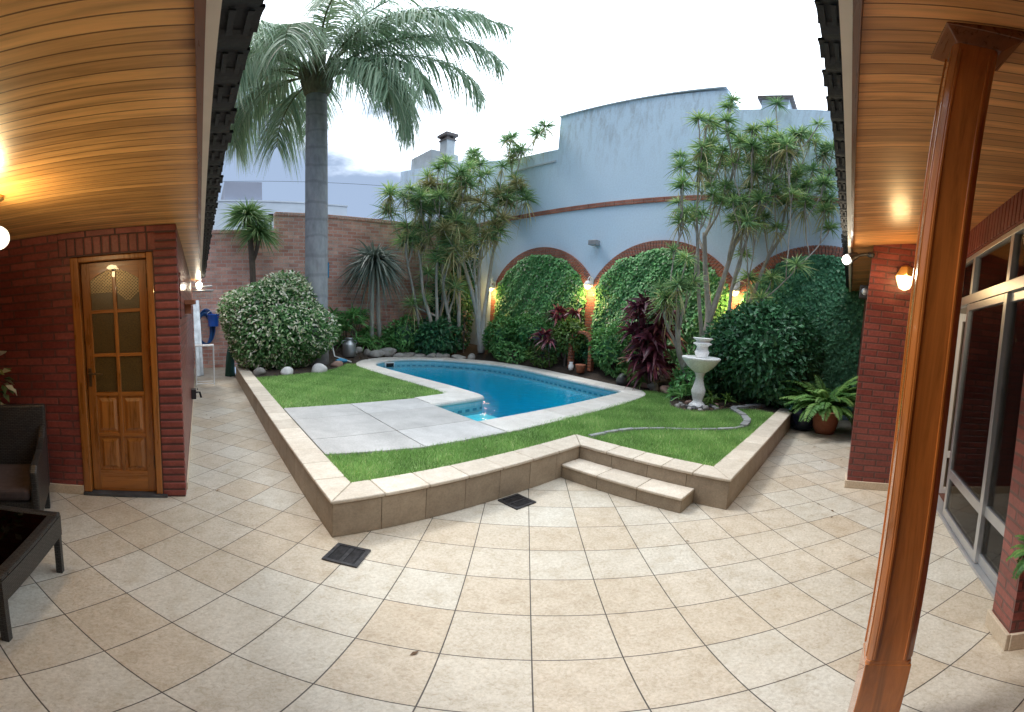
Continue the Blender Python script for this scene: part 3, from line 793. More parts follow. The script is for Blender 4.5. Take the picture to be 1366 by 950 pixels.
# back of the gallery (behind the viewer)
tag(MB().box(-4.8,-4.6,-5.2,8.1,0,3.0).build('gallery_wall', M['brick_dark']), 'dark red brick end wall of the covered gallery', 'wall')

# wooden post
po = thing('wooden_post', 'varnished square wooden post with chamfered edges holding up the boarded eave', 'post', (.045,-1.07,0))
def octo(h, c):   # square with chamfered corners
    x, y = .045, -1.065
    return [(x-h+c,y-h),(x+h-c,y-h),(x+h,y-h+c),(x+h,y+h-c),(x+h-c,y+h),(x-h+c,y+h),(x-h,y+h-c),(x-h,y-h+c)]
m = MB(); m.extrude(octo(.057,.012),'z',.52,2.55)
# little moulded beads beside the chamfers
for sx in (-1,1):
    for sy in (-1,1):
        m.box(.045+sx*.038-.004,.045+sx*.038+.004,-1.065+sy*.0575-.0025,-1.065+sy*.0575+.0025,.53,2.49)
        m.box(.045+sx*.0575-.0025,.045+sx*.0575+.0025,-1.065+sy*.038-.004,-1.065+sy*.038+.004,.53,2.465)
m.build('shaft', M['wood_post'], po, bevel=.002)
m = MB(); m.extrude(octo(.0585,.002),'z',.0,.505); m.extrude(octo(.0575,.008),'z',.505,.522); m.build('base', M['wood_post'], po, bevel=.003)
m = MB()
zt_ = 2.54
for z0_,z1_,h0,h1 in ((2.492,2.534,.059,.096),(2.534,2.575,.098,.100)):
    V = []
    for h,z in ((h0,z0_),(h1,z1_)):
        V += [(.045-h,-1.07-h,z),(.045+h,-1.07-h,z),(.045+h,-1.07+h,z),(.045-h,-1.07+h,z)]
    m.add(V, [(3,2,1,0),(4,5,6,7),(0,1,5,4),(1,2,6,5),(2,3,7,6),(3,0,4,7)])
m.build('capital', M['wood_capital'], po, bevel=.003)

# ================================================================= boundary brick wall at the back
bw = thing('boundary_wall', 'tall brown brick boundary wall with a stepped top behind the palm', 'wall', (3,VB,0))
m = MB(); m.box(-4.6,1.0,VB,VB+.22,0,3.62).box(1.0,UW-.002,VB,VB+.22,0,4.14); m.build('brickwork', M['brick_back'], bw)
m = MB()
def cap(x0, x1, z):
    x = x0
    while x < x1: m.box(x,min(x+.072,x1),VB-.03,VB+.25,z,z+.10); x += .078
cap(-4.6,.99,3.622); cap(1.0,UW-.01,4.142); m.build('coping', M['brick_back'], bw, bevel=.006)
tag(MB().tube([(.90,VB+.1,3.72),(.90,VB+.1,4.18)],.02,8).box(.84,.96,VB+.04,VB+.16,4.0,4.2).build('wall_vent', M['black_metal']), 'small black pipe fitting at the step in the brick wall', 'pipe')

# ================================================================= white building with arches
wb = thing('white_building', 'pale blue white building with brick arches and chimneys behind the garden', 'building', (UW,4,0))
m = MB()
sil = [(-8,-.1),(-8,6.45),(1.86,6.55),(2.08,7.16),(6.2,7.24),(6.18,6.15),(7.85,6.26),(11.6,7.1),(14.3,7.6),(14.3,-.1)]
# cut into convex strips
strips = [((-8,6.42),(1.86,6.56)),((1.86,6.56),(2.10,7.16)),((2.10,7.16),(4.2,7.22)),((4.2,7.22),(6.2,7.25)),((6.2,6.18),(7.85,6.26)),((7.85,6.26),(11.6,7.12)),((11.6,7.12),(14.3,7.65))]
for (ya,za),(yb,zb) in strips:
    m.add([(UW,ya,-.1),(UW,yb,-.1),(UW,yb,zb),(UW,ya,za),(UW+5,ya,-.1),(UW+5,yb,-.1),(UW+5,yb,zb),(UW+5,ya,za)], [(0,1,2,3),(4,7,6,5),(0,4,5,1),(3,2,6,7),(0,3,7,4),(1,5,6,2)])
m.build('wall', M['white_wall'], wb, fix=False)
m = MB()
m.box(UW-.03,UW+.3,2.12,6.22,7.225,7.262); m.box(UW-.03,UW+.02,6.23,7.85,5.80,5.845)
m.build('parapet_cap', M['pale_wall'], wb)
m = MB(); y = -8
while y < 9.8: m.box(UW-.028,UW+.01,y,min(y+.235,9.85),4.285,4.405); y += .243
m.build('brick_band', M['brick_pilaster'], wb, bevel=.004)
sp, R_, TH = 2.43, 1.97, .22
for cc in (6.5, 3.1, -.27):
    m = MB(); hw = 1.68; zc = sp+.94-R_; a0 = math.asin(hw/R_); N = 58
    for k in range(N):
        t0, t1 = -a0+2*a0*k/N+.0025, -a0+2*a0*(k+1)/N-.0025; d = random.uniform(0,.006)
        P = [(cc+R_*sin(t0),zc+R_*cos(t0)),(cc+R_*sin(t1),zc+R_*cos(t1)),(cc+(R_-TH)*sin(t1),zc+(R_-TH)*cos(t1)),(cc+(R_-TH)*sin(t0),zc+(R_-TH)*cos(t0))]
        m.extrude(P,'x',UW-.085-d,UW+.01)
    m.build('brick_arch', M['brick_pilaster'], wb, bevel=.004)
for cc in (8.18, 4.80, 1.40, -1.95):
    MB().box(UW-.09,UW+.01,cc-.14,cc+.14,0,sp+.0).build('pilaster', M['brick_pilaster'], wb)
def chimney(y0, y1, x0, x1, z0_, z1_, capz):
    c = MB(); c.box(x0,x1,y0,y1,z0_,z1_); ch = c.build('chimney', M['chimney_wall'], wb)
    c = MB(); c.box(x0-.08,x1+.08,y0-.08,y1+.08,z1_+.13,z1_+.13+capz)
    for yy in (y0,y1-.1):
        for xx in (x0,x1-.1): c.box(xx,xx+.1,yy,yy+.1,z1_,z1_+.13)
    c.box(x0-.04,x1+.04,y0-.04,y1+.04,z1_-.06,z1_); c.build('cap', M['chimney_cap'], ch)
c = MB(); c.box(UW+.3,UW+.9,.92,1.46,6.3,7.02); ch_ = c.build('chimney', M['pale_wall'], wb); MB().box(UW+.22,UW+.98,.84,1.54,7.022,7.10).build('cap', M['chimney_cap'], ch_)
chimney(11.85,12.30,UW+.5,UW+.85,6.6,8.55,.12)
m = MB(); m.box(UW+.4,UW+1.6,12.7,14.2,7.4,8.3).build('roof_tank', M['chimney_wall'], wb)

# far buildings
fbld = thing('far_building', 'pale grey building with a box on its roof far beyond the brick wall', 'building', (2,25,0))
MB().box(.0,8.5,25,32,-.05,8.75).build('wall', M['pale_wall'], fbld); MB().box(.78,3.10,25.5,30,8.6,10.3).build('rooftop_box', M['grey_wall'], fbld)
MB().box(-.05,8.55,24.95,32,8.75,8.85).build('parapet', M['pale_wall'], fbld)
fg = thing('gabled_shed', 'small pale gable roof peeking over the brick wall left of the dark trees', 'building', (8,17,0))
m = MB(); m.extrude([(5.6,-.05),(9.5,-.05),(9.5,5.3),(8.2,6.35),(5.6,5.35)],'y',16,20); m.build('wall', M['pale_wall'], fg)
MB().add([(8.2,15.9,6.4),(9.6,15.9,5.3),(9.6,20,5.3),(8.2,20,6.4)],[(0,1,2,3)]).add([(8.2,15.9,6.4),(8.2,20,6.4),(5.5,20,5.36),(5.5,15.9,5.36)],[(0,1,2,3)]).build('roof', M['grey_wall'], fg, fix=False)
pw = MB(); P0, P1 = Vector((-3,24,9.8)), Vector((16,20,9.6))
pw.tube([P0.lerp(P1,t/24)-Vector((0,0,.9*4*(t/24)*(1-t/24)*.35)) for t in range(25)], .012, 5)
tag(pw.build('power_line', M['wire']), 'thin dark overhead wire crossing the sky behind the palm', 'wire')

# ================================================================= lamps and fittings
def point(name, loc, power, color=(1,.72,.40), r=.05):
    l = bpy.data.lights.new(name, 'POINT'); l.energy = power; l.color = color; l.shadow_soft_size = r
    o = bpy.data.objects.new(name, l); o.location = loc; COL.objects.link(o); return o
def wall_lamp(y, z, label):
    t = thing('wall_lamp', label, 'lamp', (UW-.1,y,z), 'lit wall lamps on the brick pilasters')
    MB().box(UW-.11,UW-.09,y-.05,y+.05,z-.02,z+.20).tube([(UW-.1,y,z+.15),(UW-.18,y,z+.22),(UW-.24,y,z+.16),(UW-.24,y,z+.11)],.011,7).build('bracket', M['white_metal'], t)
    MB().lathe([(.02,.11),(.05,.10),(.095,.03),(.10,-.005),(.09,-.005)],(UW-.24,y,z),14).build('shade', M['white_metal'], t, smooth=True)
    MB().lathe([(.01,-.10),(.06,-.075),(.085,-.01),(.07,.035),(.02,.06)],(UW-.24,y,z),12).build('bulb', M['lamp_warm'], t, smooth=True)
    point('lamp_light', (UW-.30,y,z-.16), 22, (1,.66,.26), .05)
wall_lamp(8.18,2.28,'lit wall lamp beside the pale multi stemmed tree in the back corner')
wall_lamp(4.80,2.32,'lit wall lamp between the two leftmost ivy arches')
wall_lamp(1.40,2.30,'lit wall lamp seen through the branches above the fountain')
t = thing('spot_fitting', 'small grey spotlight fitting on the white wall above the arches', 'spotlight', (UW,4.79,3.35))
MB().box(UW-.06,UW,4.74,4.84,3.34,3.40).build('bracket', M['alu_grey'], t); MB().box(UW-.22,UW-.05,4.68,4.90,3.30,3.42).build('housing', M['alu_grey'], t, bevel=.01)

t = thing('lantern', 'glowing faceted lantern on the brick pillar beside the post', 'lantern', (3.0,-1.32,2.2))
lc = (2.955,-1.315,2.215)
MB().box(3.02,3.049,-1.36,-1.27,2.19,2.33).tube([(3.03,-1.315,2.32),(2.97,-1.315,2.345),(2.955,-1.315,2.315)],.012,8).build('bracket', M['brass'], t)
MB().lathe([(.02,.135),(.062,.11),(.105,.026),(.11,.015)],lc,6,cap=False).build('cap', M['brass'], t)
MB().lathe([(.015,-.12),(.058,-.10),(.094,-.013),(.10,.015)],lc,6).build('glass_shade', M['lamp_warm'], t)
point('lantern_light', (2.86,-1.30,2.24), 9, (1,.66,.30), .09)
t = thing('floodlight', 'lit swivel spotlight on the pillar under the right eave', 'spotlight', (3.04,-.9,2.4))
MB().tube([(3.06,-.985,2.44),(3.03,-.90,2.43),(3.01,-.83,2.405)],.018,8).lathe([(.03,-.02),(.04,0),(.04,.02),(.03,.03)],(3.05,-.965,2.43),10).build('arm', M['black_metal'], t)
MB().tube([(3.012,-.835,2.41),(3.0,-.79,2.385),(2.99,-.755,2.36)],[.03,.045,.058],14).build('housing', M['black_metal'], t)
MB().blob((2.985,-.735,2.345),(.052,.045,.052),3,0,2).build('bulb', M['lamp_white'], t, smooth=True)
point('flood_light', (2.90,-.66,2.26), 6, (1,.85,.62), .06)
t = thing('wall_speaker', 'small dark speaker box under the eave behind the brick pillar', 'speaker', (3.9,-.95,2.2))
MB().box(3.9,4.06,-1.03,-.90,2.08,2.24).build('box', M['speaker'], t, bevel=.01); MB().blob((3.90,-.965,2.16),(.012,.045,.05),2,0,2).build('cone', M['steel'], t, smooth=True)
t = thing('globe_lamp', 'white globe lamp hanging from the boarded ceiling near the brick wall', 'lamp', (-1.965,1.0,2.2))
MB().lathe([(.055,ZL-.001),(.055,ZL-.02),(.02,ZL-.04),(.012,ZL-.12),(.02,ZL-.15),(.02,ZL-.165)],(-1.985,1.05,0),16).build('mount', M['brass'], t, smooth=True)
MB().blob((-1.985,1.05,1.975),(.068,.068,.068),1,0,3).build('globe', M['lamp_globe'], t, smooth=True)
point('globe_light', (-1.93,.93,2.02), 17, (1,.76,.40), .07)
t = thing('eave_lamp', 'lit bulb under the far end of the left eave', 'lamp', (-1.02,7.9,2.1))
MB().tube([(-1.09,8.02,ZL-.02),(-1.06,7.98,2.17),(-1.03,7.95,2.15)],.02,8).build('arm', M['white_metal'], t)
MB().blob((-1.0,7.9,2.09),(.075,.075,.085),5,0,2).build('bulb', M['lamp_white'], t, smooth=True)
point('eave_light', (-.98,7.72,2.05), 5, (1,.84,.58), .07)

# ================================================================= things in the side passage
t = thing('wire_rack', 'grey wire rack under a metal tray at the end of the passage', 'rack', (-.9,7.7,2.0))
m = MB()
m.box(-1.15,-.72,7.75,8.02,2.045,2.075).box(-1.15,-.70,7.74,8.02,1.955,1.985)
m.build('tray', M['steel'], t, bevel=.01)
m = MB()
for k in range(12):
    x = -1.12+k*.035; m.tube([(x,7.76,1.955),(x,7.76,1.80),(x,8.0,1.80)],.005,5)
for z in (1.80,1.87): m.tube([(-1.12,7.76,z),(-.735,7.76,z)],.006,5)
m.build('basket', M['steel'], t)
t = thing('folding_stool', 'white metal frame stool standing in the side passage', 'stool', (-.93,7.5,0))
m = MB(); m.box(-1.12,-.74,7.36,7.66,.80,.825); m.build('seat', M['white_metal'], t, bevel=.006)
for x,y in ((-1.11,7.37),(-.75,7.37),(-1.11,7.65),(-.75,7.65)):
    MB().tube([(x,y,.80),(x,y,.0)],.012,8).build('leg', M['white_metal'], t)
for y in (7.37,7.65): MB().tube([(-1.11,y,.03),(-.75,y,.03)],.010,6).build('stretcher', M['white_metal'], t)
for k,(x,r) in enumerate(((-1.08,.055),(-.99,.04))):
    m = MB(); m.bar((x,8.5+.1*k,0.002),(x-.04-.02*k,9.85,1.72+.1*k),.10-.02*k,.03,(0,1,0))
    tag(m.build('leaning_plank', M['steel'], bevel=.004), 'grey board leaning on the back wall in the passage, the '+('wider' if k == 0 else 'narrower')+' one', 'plank', 'boards leaning at the end of the passage')
m = MB()
for k in range(6):
    c = (-.90+.012*k, VB-.04-.025*(k%3), 1.02+.02*k); r1, r2 = .16+.012*k, .40+.012*k
    m.tube([(c[0]+r1*cos(a), c[1], c[2]+r2*sin(a)) for a in np.linspace(0,2*pi,26)], .017, 6, cap=False)
tag(m.build('garden_hose', M['blue_hose'], smooth=True), 'blue garden hose coiled on the brick wall at the end of the passage', 'hose')
t = thing('bucket', 'bright blue plastic bucket hanging on the back brick wall', 'bucket', (-.66,VB-.15,1.1))
MB().lathe([(.12,0),(.125,.02),(.155,.30),(.165,.31),(.165,.33),(.15,.33),(.12,.03)],(-.66,VB-.18,1.12),20).build('tub', M['blue_plastic'], t, smooth=True)
MB().tube([(-.66+.155*cos(a),VB-.18,1.43+.10*sin(a)) for a in np.linspace(0,pi,12)],.006,5).build('handle', M['white_metal'], t)
t = thing('net_bundle', 'dark green net bundle standing at the corner of the low wall by the bush', 'net', (-.3,8.4,0))
m = MB()
for k in range(7):
    a = k*.9; m.tube([(-.36+.06*cos(a),8.45+.06*sin(a),0.002),(-.34+.05*cos(a+.5),8.45+.05*sin(a+.5),.45),(-.30+.02*cos(a),8.45,.95)],[.06,.05,.02],7)
m.build('netting', M['green_net'], t, smooth=True)
tag(MB().box(2.22,2.44,VB-.05,VB-.005,2.42,2.86).tube([(2.33,VB-.03,2.86),(2.33,VB-.03,2.95)],.03,8).build('water_bottle', M['cyan_plastic'], bevel=.03), 'cyan plastic bottle fixed to the brick wall behind the palm trunk', 'bottle')

# milk can, pole and small rocks by the pool end
t = thing('milk_can', 'grey metal milk can beside the pool at the back', 'can', (2.5,8.7,.4))
MB().lathe([(.15,0),(.165,.02),(.165,.30),(.15,.34),(.09,.40),(.085,.44),(.11,.46),(.11,.48),(.03,.49)],(2.62,8.75,.33),20).build('body', M['steel'], t, smooth=True)
for s in (-1,1): MB().tube([(2.62+s*.155,8.75,.64),(2.62+s*.20,8.75,.68),(2.62+s*.19,8.75,.73),(2.62+s*.09,8.75,.75)],.012,6).build('handle', M['steel'], t)
t = thing('pool_net', 'white pool pole with a blue end resting on the lawn beside the bush', 'pole', (1.95,8.1,.3))
MB().tube([(2.34,7.86,.31),(2.05,8.2,.42),(1.93,8.45,1.25)],.016,7).build('pole', M['white_metal'], t)
MB().tube([(2.00,7.92,.32),(2.12,7.98,.34),(2.26,7.92,.33)],[.05,.06,.03],8).build('head', M['cyan_plastic'], t)

ROCKS = [('rock_white',.62,6.76,.12,.085,'white rounded rock at the grass edge, left of three below the variegated bush'),
 ('rock_white',1.27,6.84,.16,.12,'large white rounded rock at the grass edge, middle of three below the variegated bush'),
 ('rock_pink',1.87,7.50,.11,.08,'pale pinkish rock at the grass edge near the end of the pool'),
 ('rock_grey',-.02+.1,6.75,.13,.10,'brownish rock at the end of the lawn against the low wall'),
 ('rock_dark',5.78,3.22,.145,.14,'round black stone at the pool corner under the ivy'),
 ('rock_pink',5.62,2.16,.16,.10,'pink boulder on the bed edge left of the fountain'),
 ('rock_grey',5.82,2.55,.13,.09,'grey stone behind the pool corner beside the pink boulder')]
def rock(mat, x, y, r, h, label, seed, group):
    z = float(bed_h(np.array(x),np.array(y)))
    tag(MB().blob((x,y,z+h*.55),(r,r*.8,h),seed,.22,3).build('rock', M[mat], smooth=True), label, 'rock', group)
for k,(mt,x,y,r,h,lb) in enumerate(ROCKS): rock(mt,x,y,r,h,lb,k+3,'rocks edging the lawn')
for k in range(15):
    f = k/14; x = 2.75+2.75*f; y = 8.78-.02*k+.10*sin(k*1.7)-(.9*f*f*f); 
    rock('rock_grey', x, y+.08, random.uniform(.10,.20), random.uniform(.06,.11), 'low rough grey brown rock in the row along the back pool edge', 40+k, 'rocks along the back pool edge')
for k in range(22):
    a = 2*pi*k/22+random.uniform(-.1,.1); r = random.uniform(.20,.40)
    rock(random.choice(['rock_grey','rock_dark','rock_grey','rock_pink']), 4.9+r*cos(a), 1.33+r*sin(a)*.9, random.uniform(.035,.065), random.uniform(.02,.04), 'small rounded stone in the ring round the fountain foot', 80+k, 'stones round the fountain foot')

# fallen leaves on the patio
for k in range(16):
    x, y = random.choice([(random.uniform(-.9,1.6),random.uniform(-.4,1.2)),(random.uniform(-1.05,-.3),random.uniform(2,7)),(random.uniform(2.2,5),random.uniform(-.9,-.15))])
    a = random.uniform(0,6.28); L = random.uniform(.012,.03)
    m = MB(); m.add([(x,y,.004),(x+L*cos(a)-L*.35*sin(a),y+L*sin(a)+L*.35*cos(a),.009),(x+2*L*cos(a),y+2*L*sin(a),.006),(x+L*cos(a)+L*.35*sin(a),y+L*sin(a)-L*.35*cos(a),.008)],[(0,1,2),(0,2,3)])
    tag(m.build('fallen_leaf', M['dead_leaf'], fix=False), 'tiny dry leaf lying on the beige patio tiles', 'leaf', 'dry leaves on the patio')
# fountain
ft = thing('fountain', 'white baluster fountain with a wide bowl and urn on top at the lawn edge', 'fountain', (4.9,1.33,.28))
fc_ = (4.9,1.33,.27)
MB().lathe([(.13,0),(.135,.03),(.105,.06),(.07,.10),(.085,.15),(.105,.22),(.11,.27),(.085,.35),(.062,.44),(.06,.49),(.075,.53),(.085,.55)],fc_,24).build('pedestal', M['fountain'], ft, smooth=True)
MB().lathe([(.08,.551),(.13,.585),(.20,.645),(.255,.715),(.292,.765),(.30,.79),(.285,.80),(.22,.79),(.12,.785),(.06,.785)],fc_,32).build('bowl', M['fountain'], ft, smooth=True)
MB().lathe([(.075,.786),(.10,.83),(.115,.88),(.095,.91),(.085,.96),(.115,.99),(.145,1.0),(.145,1.015),(.11,1.03),(.10,1.05),(.135,1.075),(.152,1.085),(.152,1.10),(.12,1.10),(.05,1.08)],fc_,24).build('urn', M['fountain'], ft, smooth=True)

# brick arch ornament with a vase
t = thing('garden_arch', 'little terracotta brick arch standing in the bed below the second lamp', 'ornament', (6.1,4.5,.4))
m = MB()
for k in range(8): 
    for y in (4.22,4.76): m.box(6.02,6.14,y-.05,y+.05,.40+.072*k,.40+.072*k+.064)
for k in range(13):
    a = pi*k/12; y = 4.49+.27*cos(a); z = .98+.25*sin(a); m.box(6.02,6.14,y-.045,y+.045,z-.03,z+.03)
m.build('brick_arch', M['terracotta'], t, bevel=.01)
MB().lathe([(.04,0),(.055,.05),(.06,.10),(.035,.15),(.045,.18)],(5.92,4.62,.38),14).build('vase', M['white_vase'], t, smooth=True)
MB().lathe([(.08,0),(.11,.15),(.12,.165),(.10,.18)],(5.92,4.36,.36),14).build('pot', M['terracotta'], t, smooth=True)
tag(MB().extrude([(5.82,2.66),(5.98,2.70),(5.96,2.92),(5.84,2.90)],'z',.28,.44).build('stone_block', M['rock_pink'], bevel=.02), 'pale square stone block under the red leaved shrub', 'stone block')

# pots at the end of the right passage
t = thing('fern_pot', 'terracotta pot with a spreading green fern at the passage end', 'potted plant', (5.5,-.60,0))
MB().lathe([(.15,0),(.19,.10),(.215,.22),(.22,.30),(.235,.31),(.235,.35),(.215,.36),(.20,.33)],(5.5,-.60,0.002),24).build('pot', M['terracotta'], t, smooth=True)
FERNPOT = t
tag(MB().lathe([(.12,0.002),(.19,.06),(.225,.18),(.215,.30),(.17,.42),(.12,.48),(.10,.50),(.12,.52),(.10,.52),(.05,.45)],(5.55,-.235,0),24).build('glazed_pot', M['blue_pot'], smooth=True), 'dark blue glazed jar beside the fern pot and low wall', 'jar')

# ================================================================= wicker furniture
ch = thing('wicker_armchair', 'black wicker armchair with a brown seat cushion against the brick wall', 'armchair', (-2.42,1.62,0))
def cb(m, x0,x1,y0,y1,z0_,z1_): m.box(x0,x1,y0,y1,z0_,z1_)
W_ = .34
m = MB(); cb(m,-2.42-.30,-2.42+.30,1.35,1.88,.20,.33); m.build('seat_base', M['wicker'], ch, bevel=.015)
m = MB(); m.add([(-2.42-W_,1.86,.20),(-2.42+W_,1.86,.20),(-2.42+W_,1.93,.20),(-2.42-W_,1.93,.20),(-2.42-W_,1.93,.87),(-2.42+W_,1.93,.87),(-2.42+W_,1.985,.87),(-2.42-W_,1.985,.87)],[(3,2,1,0),(4,5,6,7),(0,1,5,4),(1,2,6,5),(2,3,7,6),(3,0,4,7)]); m.build('backrest', M['wicker'], ch, bevel=.015)
for s in (-1,1):
    x0, x1 = (-2.42-W_-.001,-2.42-.29) if s < 0 else (-2.42+.29,-2.42+W_+.001)
    P = [(1.33,.18),(1.86,.18),(1.90,.72),(1.80,.645),(1.66,.60),(1.38,.585),(1.33,.55)]
    m = MB(); m.extrude(P,'x',x0,x1); m.build('armrest', M['wicker'], ch, bevel=.014)
for x in (-2.42-.31,-2.42+.31):
    for y in (1.37,1.91): MB().box(x-.02,x+.02,y-.02,y+.02,0,.21).build('leg', M['wicker'], ch)
MB().box(-2.42-.285,-2.42+.285,1.34,1.86,.332,.42).build('cushion', M['cushion'], ch, bevel=.03, seg=3)
ch.rotation_euler = (0,0,radians(15)); ch.location = (-2.40,1.55,0)
ct = thing('wicker_table', 'low black wicker coffee table with a dark glass top at the picture edge', 'coffee table', (-2.25,.75,0))
x0,x1,y0,y1 = -2.75,-1.765,.42,1.10
m = MB(); m.box(x0,x1,y0,y0+.03,.27,.40).box(x0,x1,y1-.03,y1,.27,.40).box(x0,x0+.03,y0+.03,y1-.03,.27,.40).box(x1-.03,x1,y0+.03,y1-.03,.27,.40)
m.box(x0+.03,x1-.03,y0+.03,y1-.03,.375,.398); m.build('apron', M['wicker'], ct)
m = MB(); m.box(x0,x1,y0,y0+.055,.401,.425).box(x0,x1,y1-.055,y1,.401,.425).box(x0,x0+.055,y0+.055,y1-.055,.401,.425).box(x1-.055,x1,y0+.055,y1-.055,.401,.425); m.build('rim', M['wicker'], ct, bevel=.008)
MB().box(x0+.056,x1-.056,y0+.056,y1-.056,.412,.420).build('glass_top', M['table_glass'], ct)
for x in (x0+.02,x1-.02):
    for y in (y0+.02,y1-.02): MB().box(x-.017,x+.017,y-.017,y+.017,0,.28).build('leg', M['wicker'], ct)
t = thing('room_lamp', 'lit ceiling lamp inside the room behind the transom glass', 'lamp', (1.75,-2.9,2.2))
MB().tube([(1.75,-2.9,2.439),(1.75,-2.9,2.25)],.01,6).build('rod', M['brass'], t)
MB().lathe([(.04,2.27),(.09,2.24),(.16,2.14),(.165,2.13)],(1.75,-2.9,0),18,cap=False).build('shade', M['lamp_globe'], t, smooth=True)
point('room_light', (1.75,-2.9,2.08), 45, (1,.84,.62), .08)
# shelf inside the room
t = thing('room_shelf', 'pale wooden shelf with ornaments behind the window glass', 'shelf', (1.6,-4.8,0))
MB().box(.4,2.4,-4.99,-4.62,.86,.91).box(.42,.48,-4.98,-4.65,.013,.86).box(2.3,2.36,-4.98,-4.65,.013,.86).box(.48,2.3,-4.98,-4.65,.40,.43).build('board', M['planter_top'], t)
MB().lathe([(.05,0),(.10,.12),(.06,.24),(.08,.28)],(1.1,-4.8,.912),14).build('vase', M['white_vase'], t, smooth=True)
MB().lathe([(.07,0),(.09,.1),(.05,.18)],(1.8,-4.8,.912),14).build('vase', M['white_vase'], t, smooth=True)
# ================================================================= vegetation
def unit(a): return a/np.maximum(np.linalg.norm(a, axis=-1, keepdims=True), 1e-9)
def rdir(n): return unit(RS.normal(size=(n,3)))
UPV = np.array([0,0,1.])

def leaf_geo(C, D, Nn, L, W, fold=.25, droop=.15):
    D = unit(D); S = unit(np.cross(D, Nn)); Nn = np.cross(S, D)
    L = np.asarray(L)[:,None]; W = np.asarray(W)[:,None]
    mid = C + D*L*.45
    a = mid + S*W*.5 + Nn*W*fold; b = mid - S*W*.5 + Nn*W*fold; t = C + D*L - Nn*L*droop
    V = np.stack([C,a,t,b],1).reshape(-1,3); n = len(C); o = np.arange(n)[:,None]*4
    F = np.concatenate([o+[0,1,2], o+[0,2,3]], 1).reshape(-1,3)
    return V, F
def strap_geo(C, D, L, W, droop, nseg=4, taper=1.6, side=None):
    D = unit(D); n = len(C); L = np.asarray(L); W = np.asarray(W); droop = np.asarray(droop)
    S = unit(np.cross(D, UPV*.6+RS.normal(scale=.55,size=(n,3)))) if side is None else side
    P = []
    for k in range(nseg+1):
        t = k/nseg
        c = C + D*(L*t)[:,None] - UPV*(droop*L*t*t)[:,None]
        w = (W*.5*max(.04, (1-t**taper))*(.65+.35*min(1,t*4)))[:,None]
        P += [c-S*w, c+S*w]
    V = np.stack(P,1).reshape(-1,3); m = 2*(nseg+1); o = np.arange(n)[:,None]*m
    F = np.concatenate([o+[2*k,2*k+1,2*k+3,2*k+2] for k in range(nseg)],1).reshape(-1,4)
    return V, F, m
class Veg:
    def __init__(s): s.V = []; s.F = []; s.A = []; s.n = 0
    def add(s, V, F, a):
        if len(V) == 0: return
        s.V.append(V); s.F.append(F+s.n); s.A.append(a); s.n += len(V)
    def build(s, name, mat, parent=None): return np_mesh(name, np.concatenate(s.V), np.concatenate(s.F), np.concatenate(s.A), mat, parent)
def leaves(vg, C, D, N, L, W, var, **k):
    V, F = leaf_geo(C, D, N, L, W, **k); vg.add(V, F, np.repeat(var, 4))
def straps(vg, C, D, L, W, droop, var, nseg=4, taper=1.6, tip=0.):
    V, F, m = strap_geo(C, D, L, W, droop, nseg, taper)
    vv = np.repeat(var[:,None], m, 1) + tip*np.repeat(np.linspace(0,1,m//2)**2,2)[None,:]
    vg.add(V, F, np.clip(vv,0,1).ravel())

def bush_pts(n, c, r, lump=.16, shell=(.62,1.04), seed=1, zmin=None):
    rs = np.random.RandomState(seed); K = rs.normal(size=(9,3))*2.6; ph = rs.uniform(0,6.28,9)
    d = rdir(n); f = 1+lump*np.sin(d@K.T+ph).sum(1)/3
    rad = shell[0]+(shell[1]-shell[0])*RS.uniform(0,1,n)**.45
    P = np.array(c)+d*np.array(r)*(f*rad)[:,None]
    if zmin is not None:
        k = P[:,2] > zmin; P, d, rad = P[k], d[k], rad[k]
    return P, d, rad
def bush(name, label, cat, c, r, n, L, W, mat, group=None, seed=1, zmin=.28, lump=.16, core=True, droop=.3, brightfn=None, stems=5, fold=.25):
    t = thing(name, label, cat, (c[0],c[1],zmin), group)
    P, d, rad = bush_pts(n, c, r, lump, seed=seed, zmin=zmin); k = len(P)
    D = unit(d*.9+rdir(k)*.9-UPV*droop); N = unit(d+UPV*.5+rdir(k)*.35)
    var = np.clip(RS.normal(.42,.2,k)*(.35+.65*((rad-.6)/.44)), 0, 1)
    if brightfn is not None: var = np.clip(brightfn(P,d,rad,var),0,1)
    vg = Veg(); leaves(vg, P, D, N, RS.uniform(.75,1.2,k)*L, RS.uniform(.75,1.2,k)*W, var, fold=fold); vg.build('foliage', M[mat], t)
    m = MB()
    for q_ in range(stems):
        a = 2*pi*q_/stems+.4; m.tube([(c[0]+.08*cos(a),c[1]+.08*sin(a),zmin-.05),(c[0]+r[0]*.2*cos(a),c[1]+r[1]*.2*sin(a),c[2]-.1*r[2]),(c[0]+r[0]*.5*cos(a),c[1]+r[1]*.5*sin(a),c[2]+.3*r[2])],[.025,.018,.008],6)
    m.build('stem', M['brown_bark'], t)
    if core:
        m = MB(); m.blob(c, tuple(x*.66 for x in r), seed, .18, 2); m.build('dark_core', M['dark_leaf'], t)  # solid dark blob added so sky doesn't show through the leaves
    return t

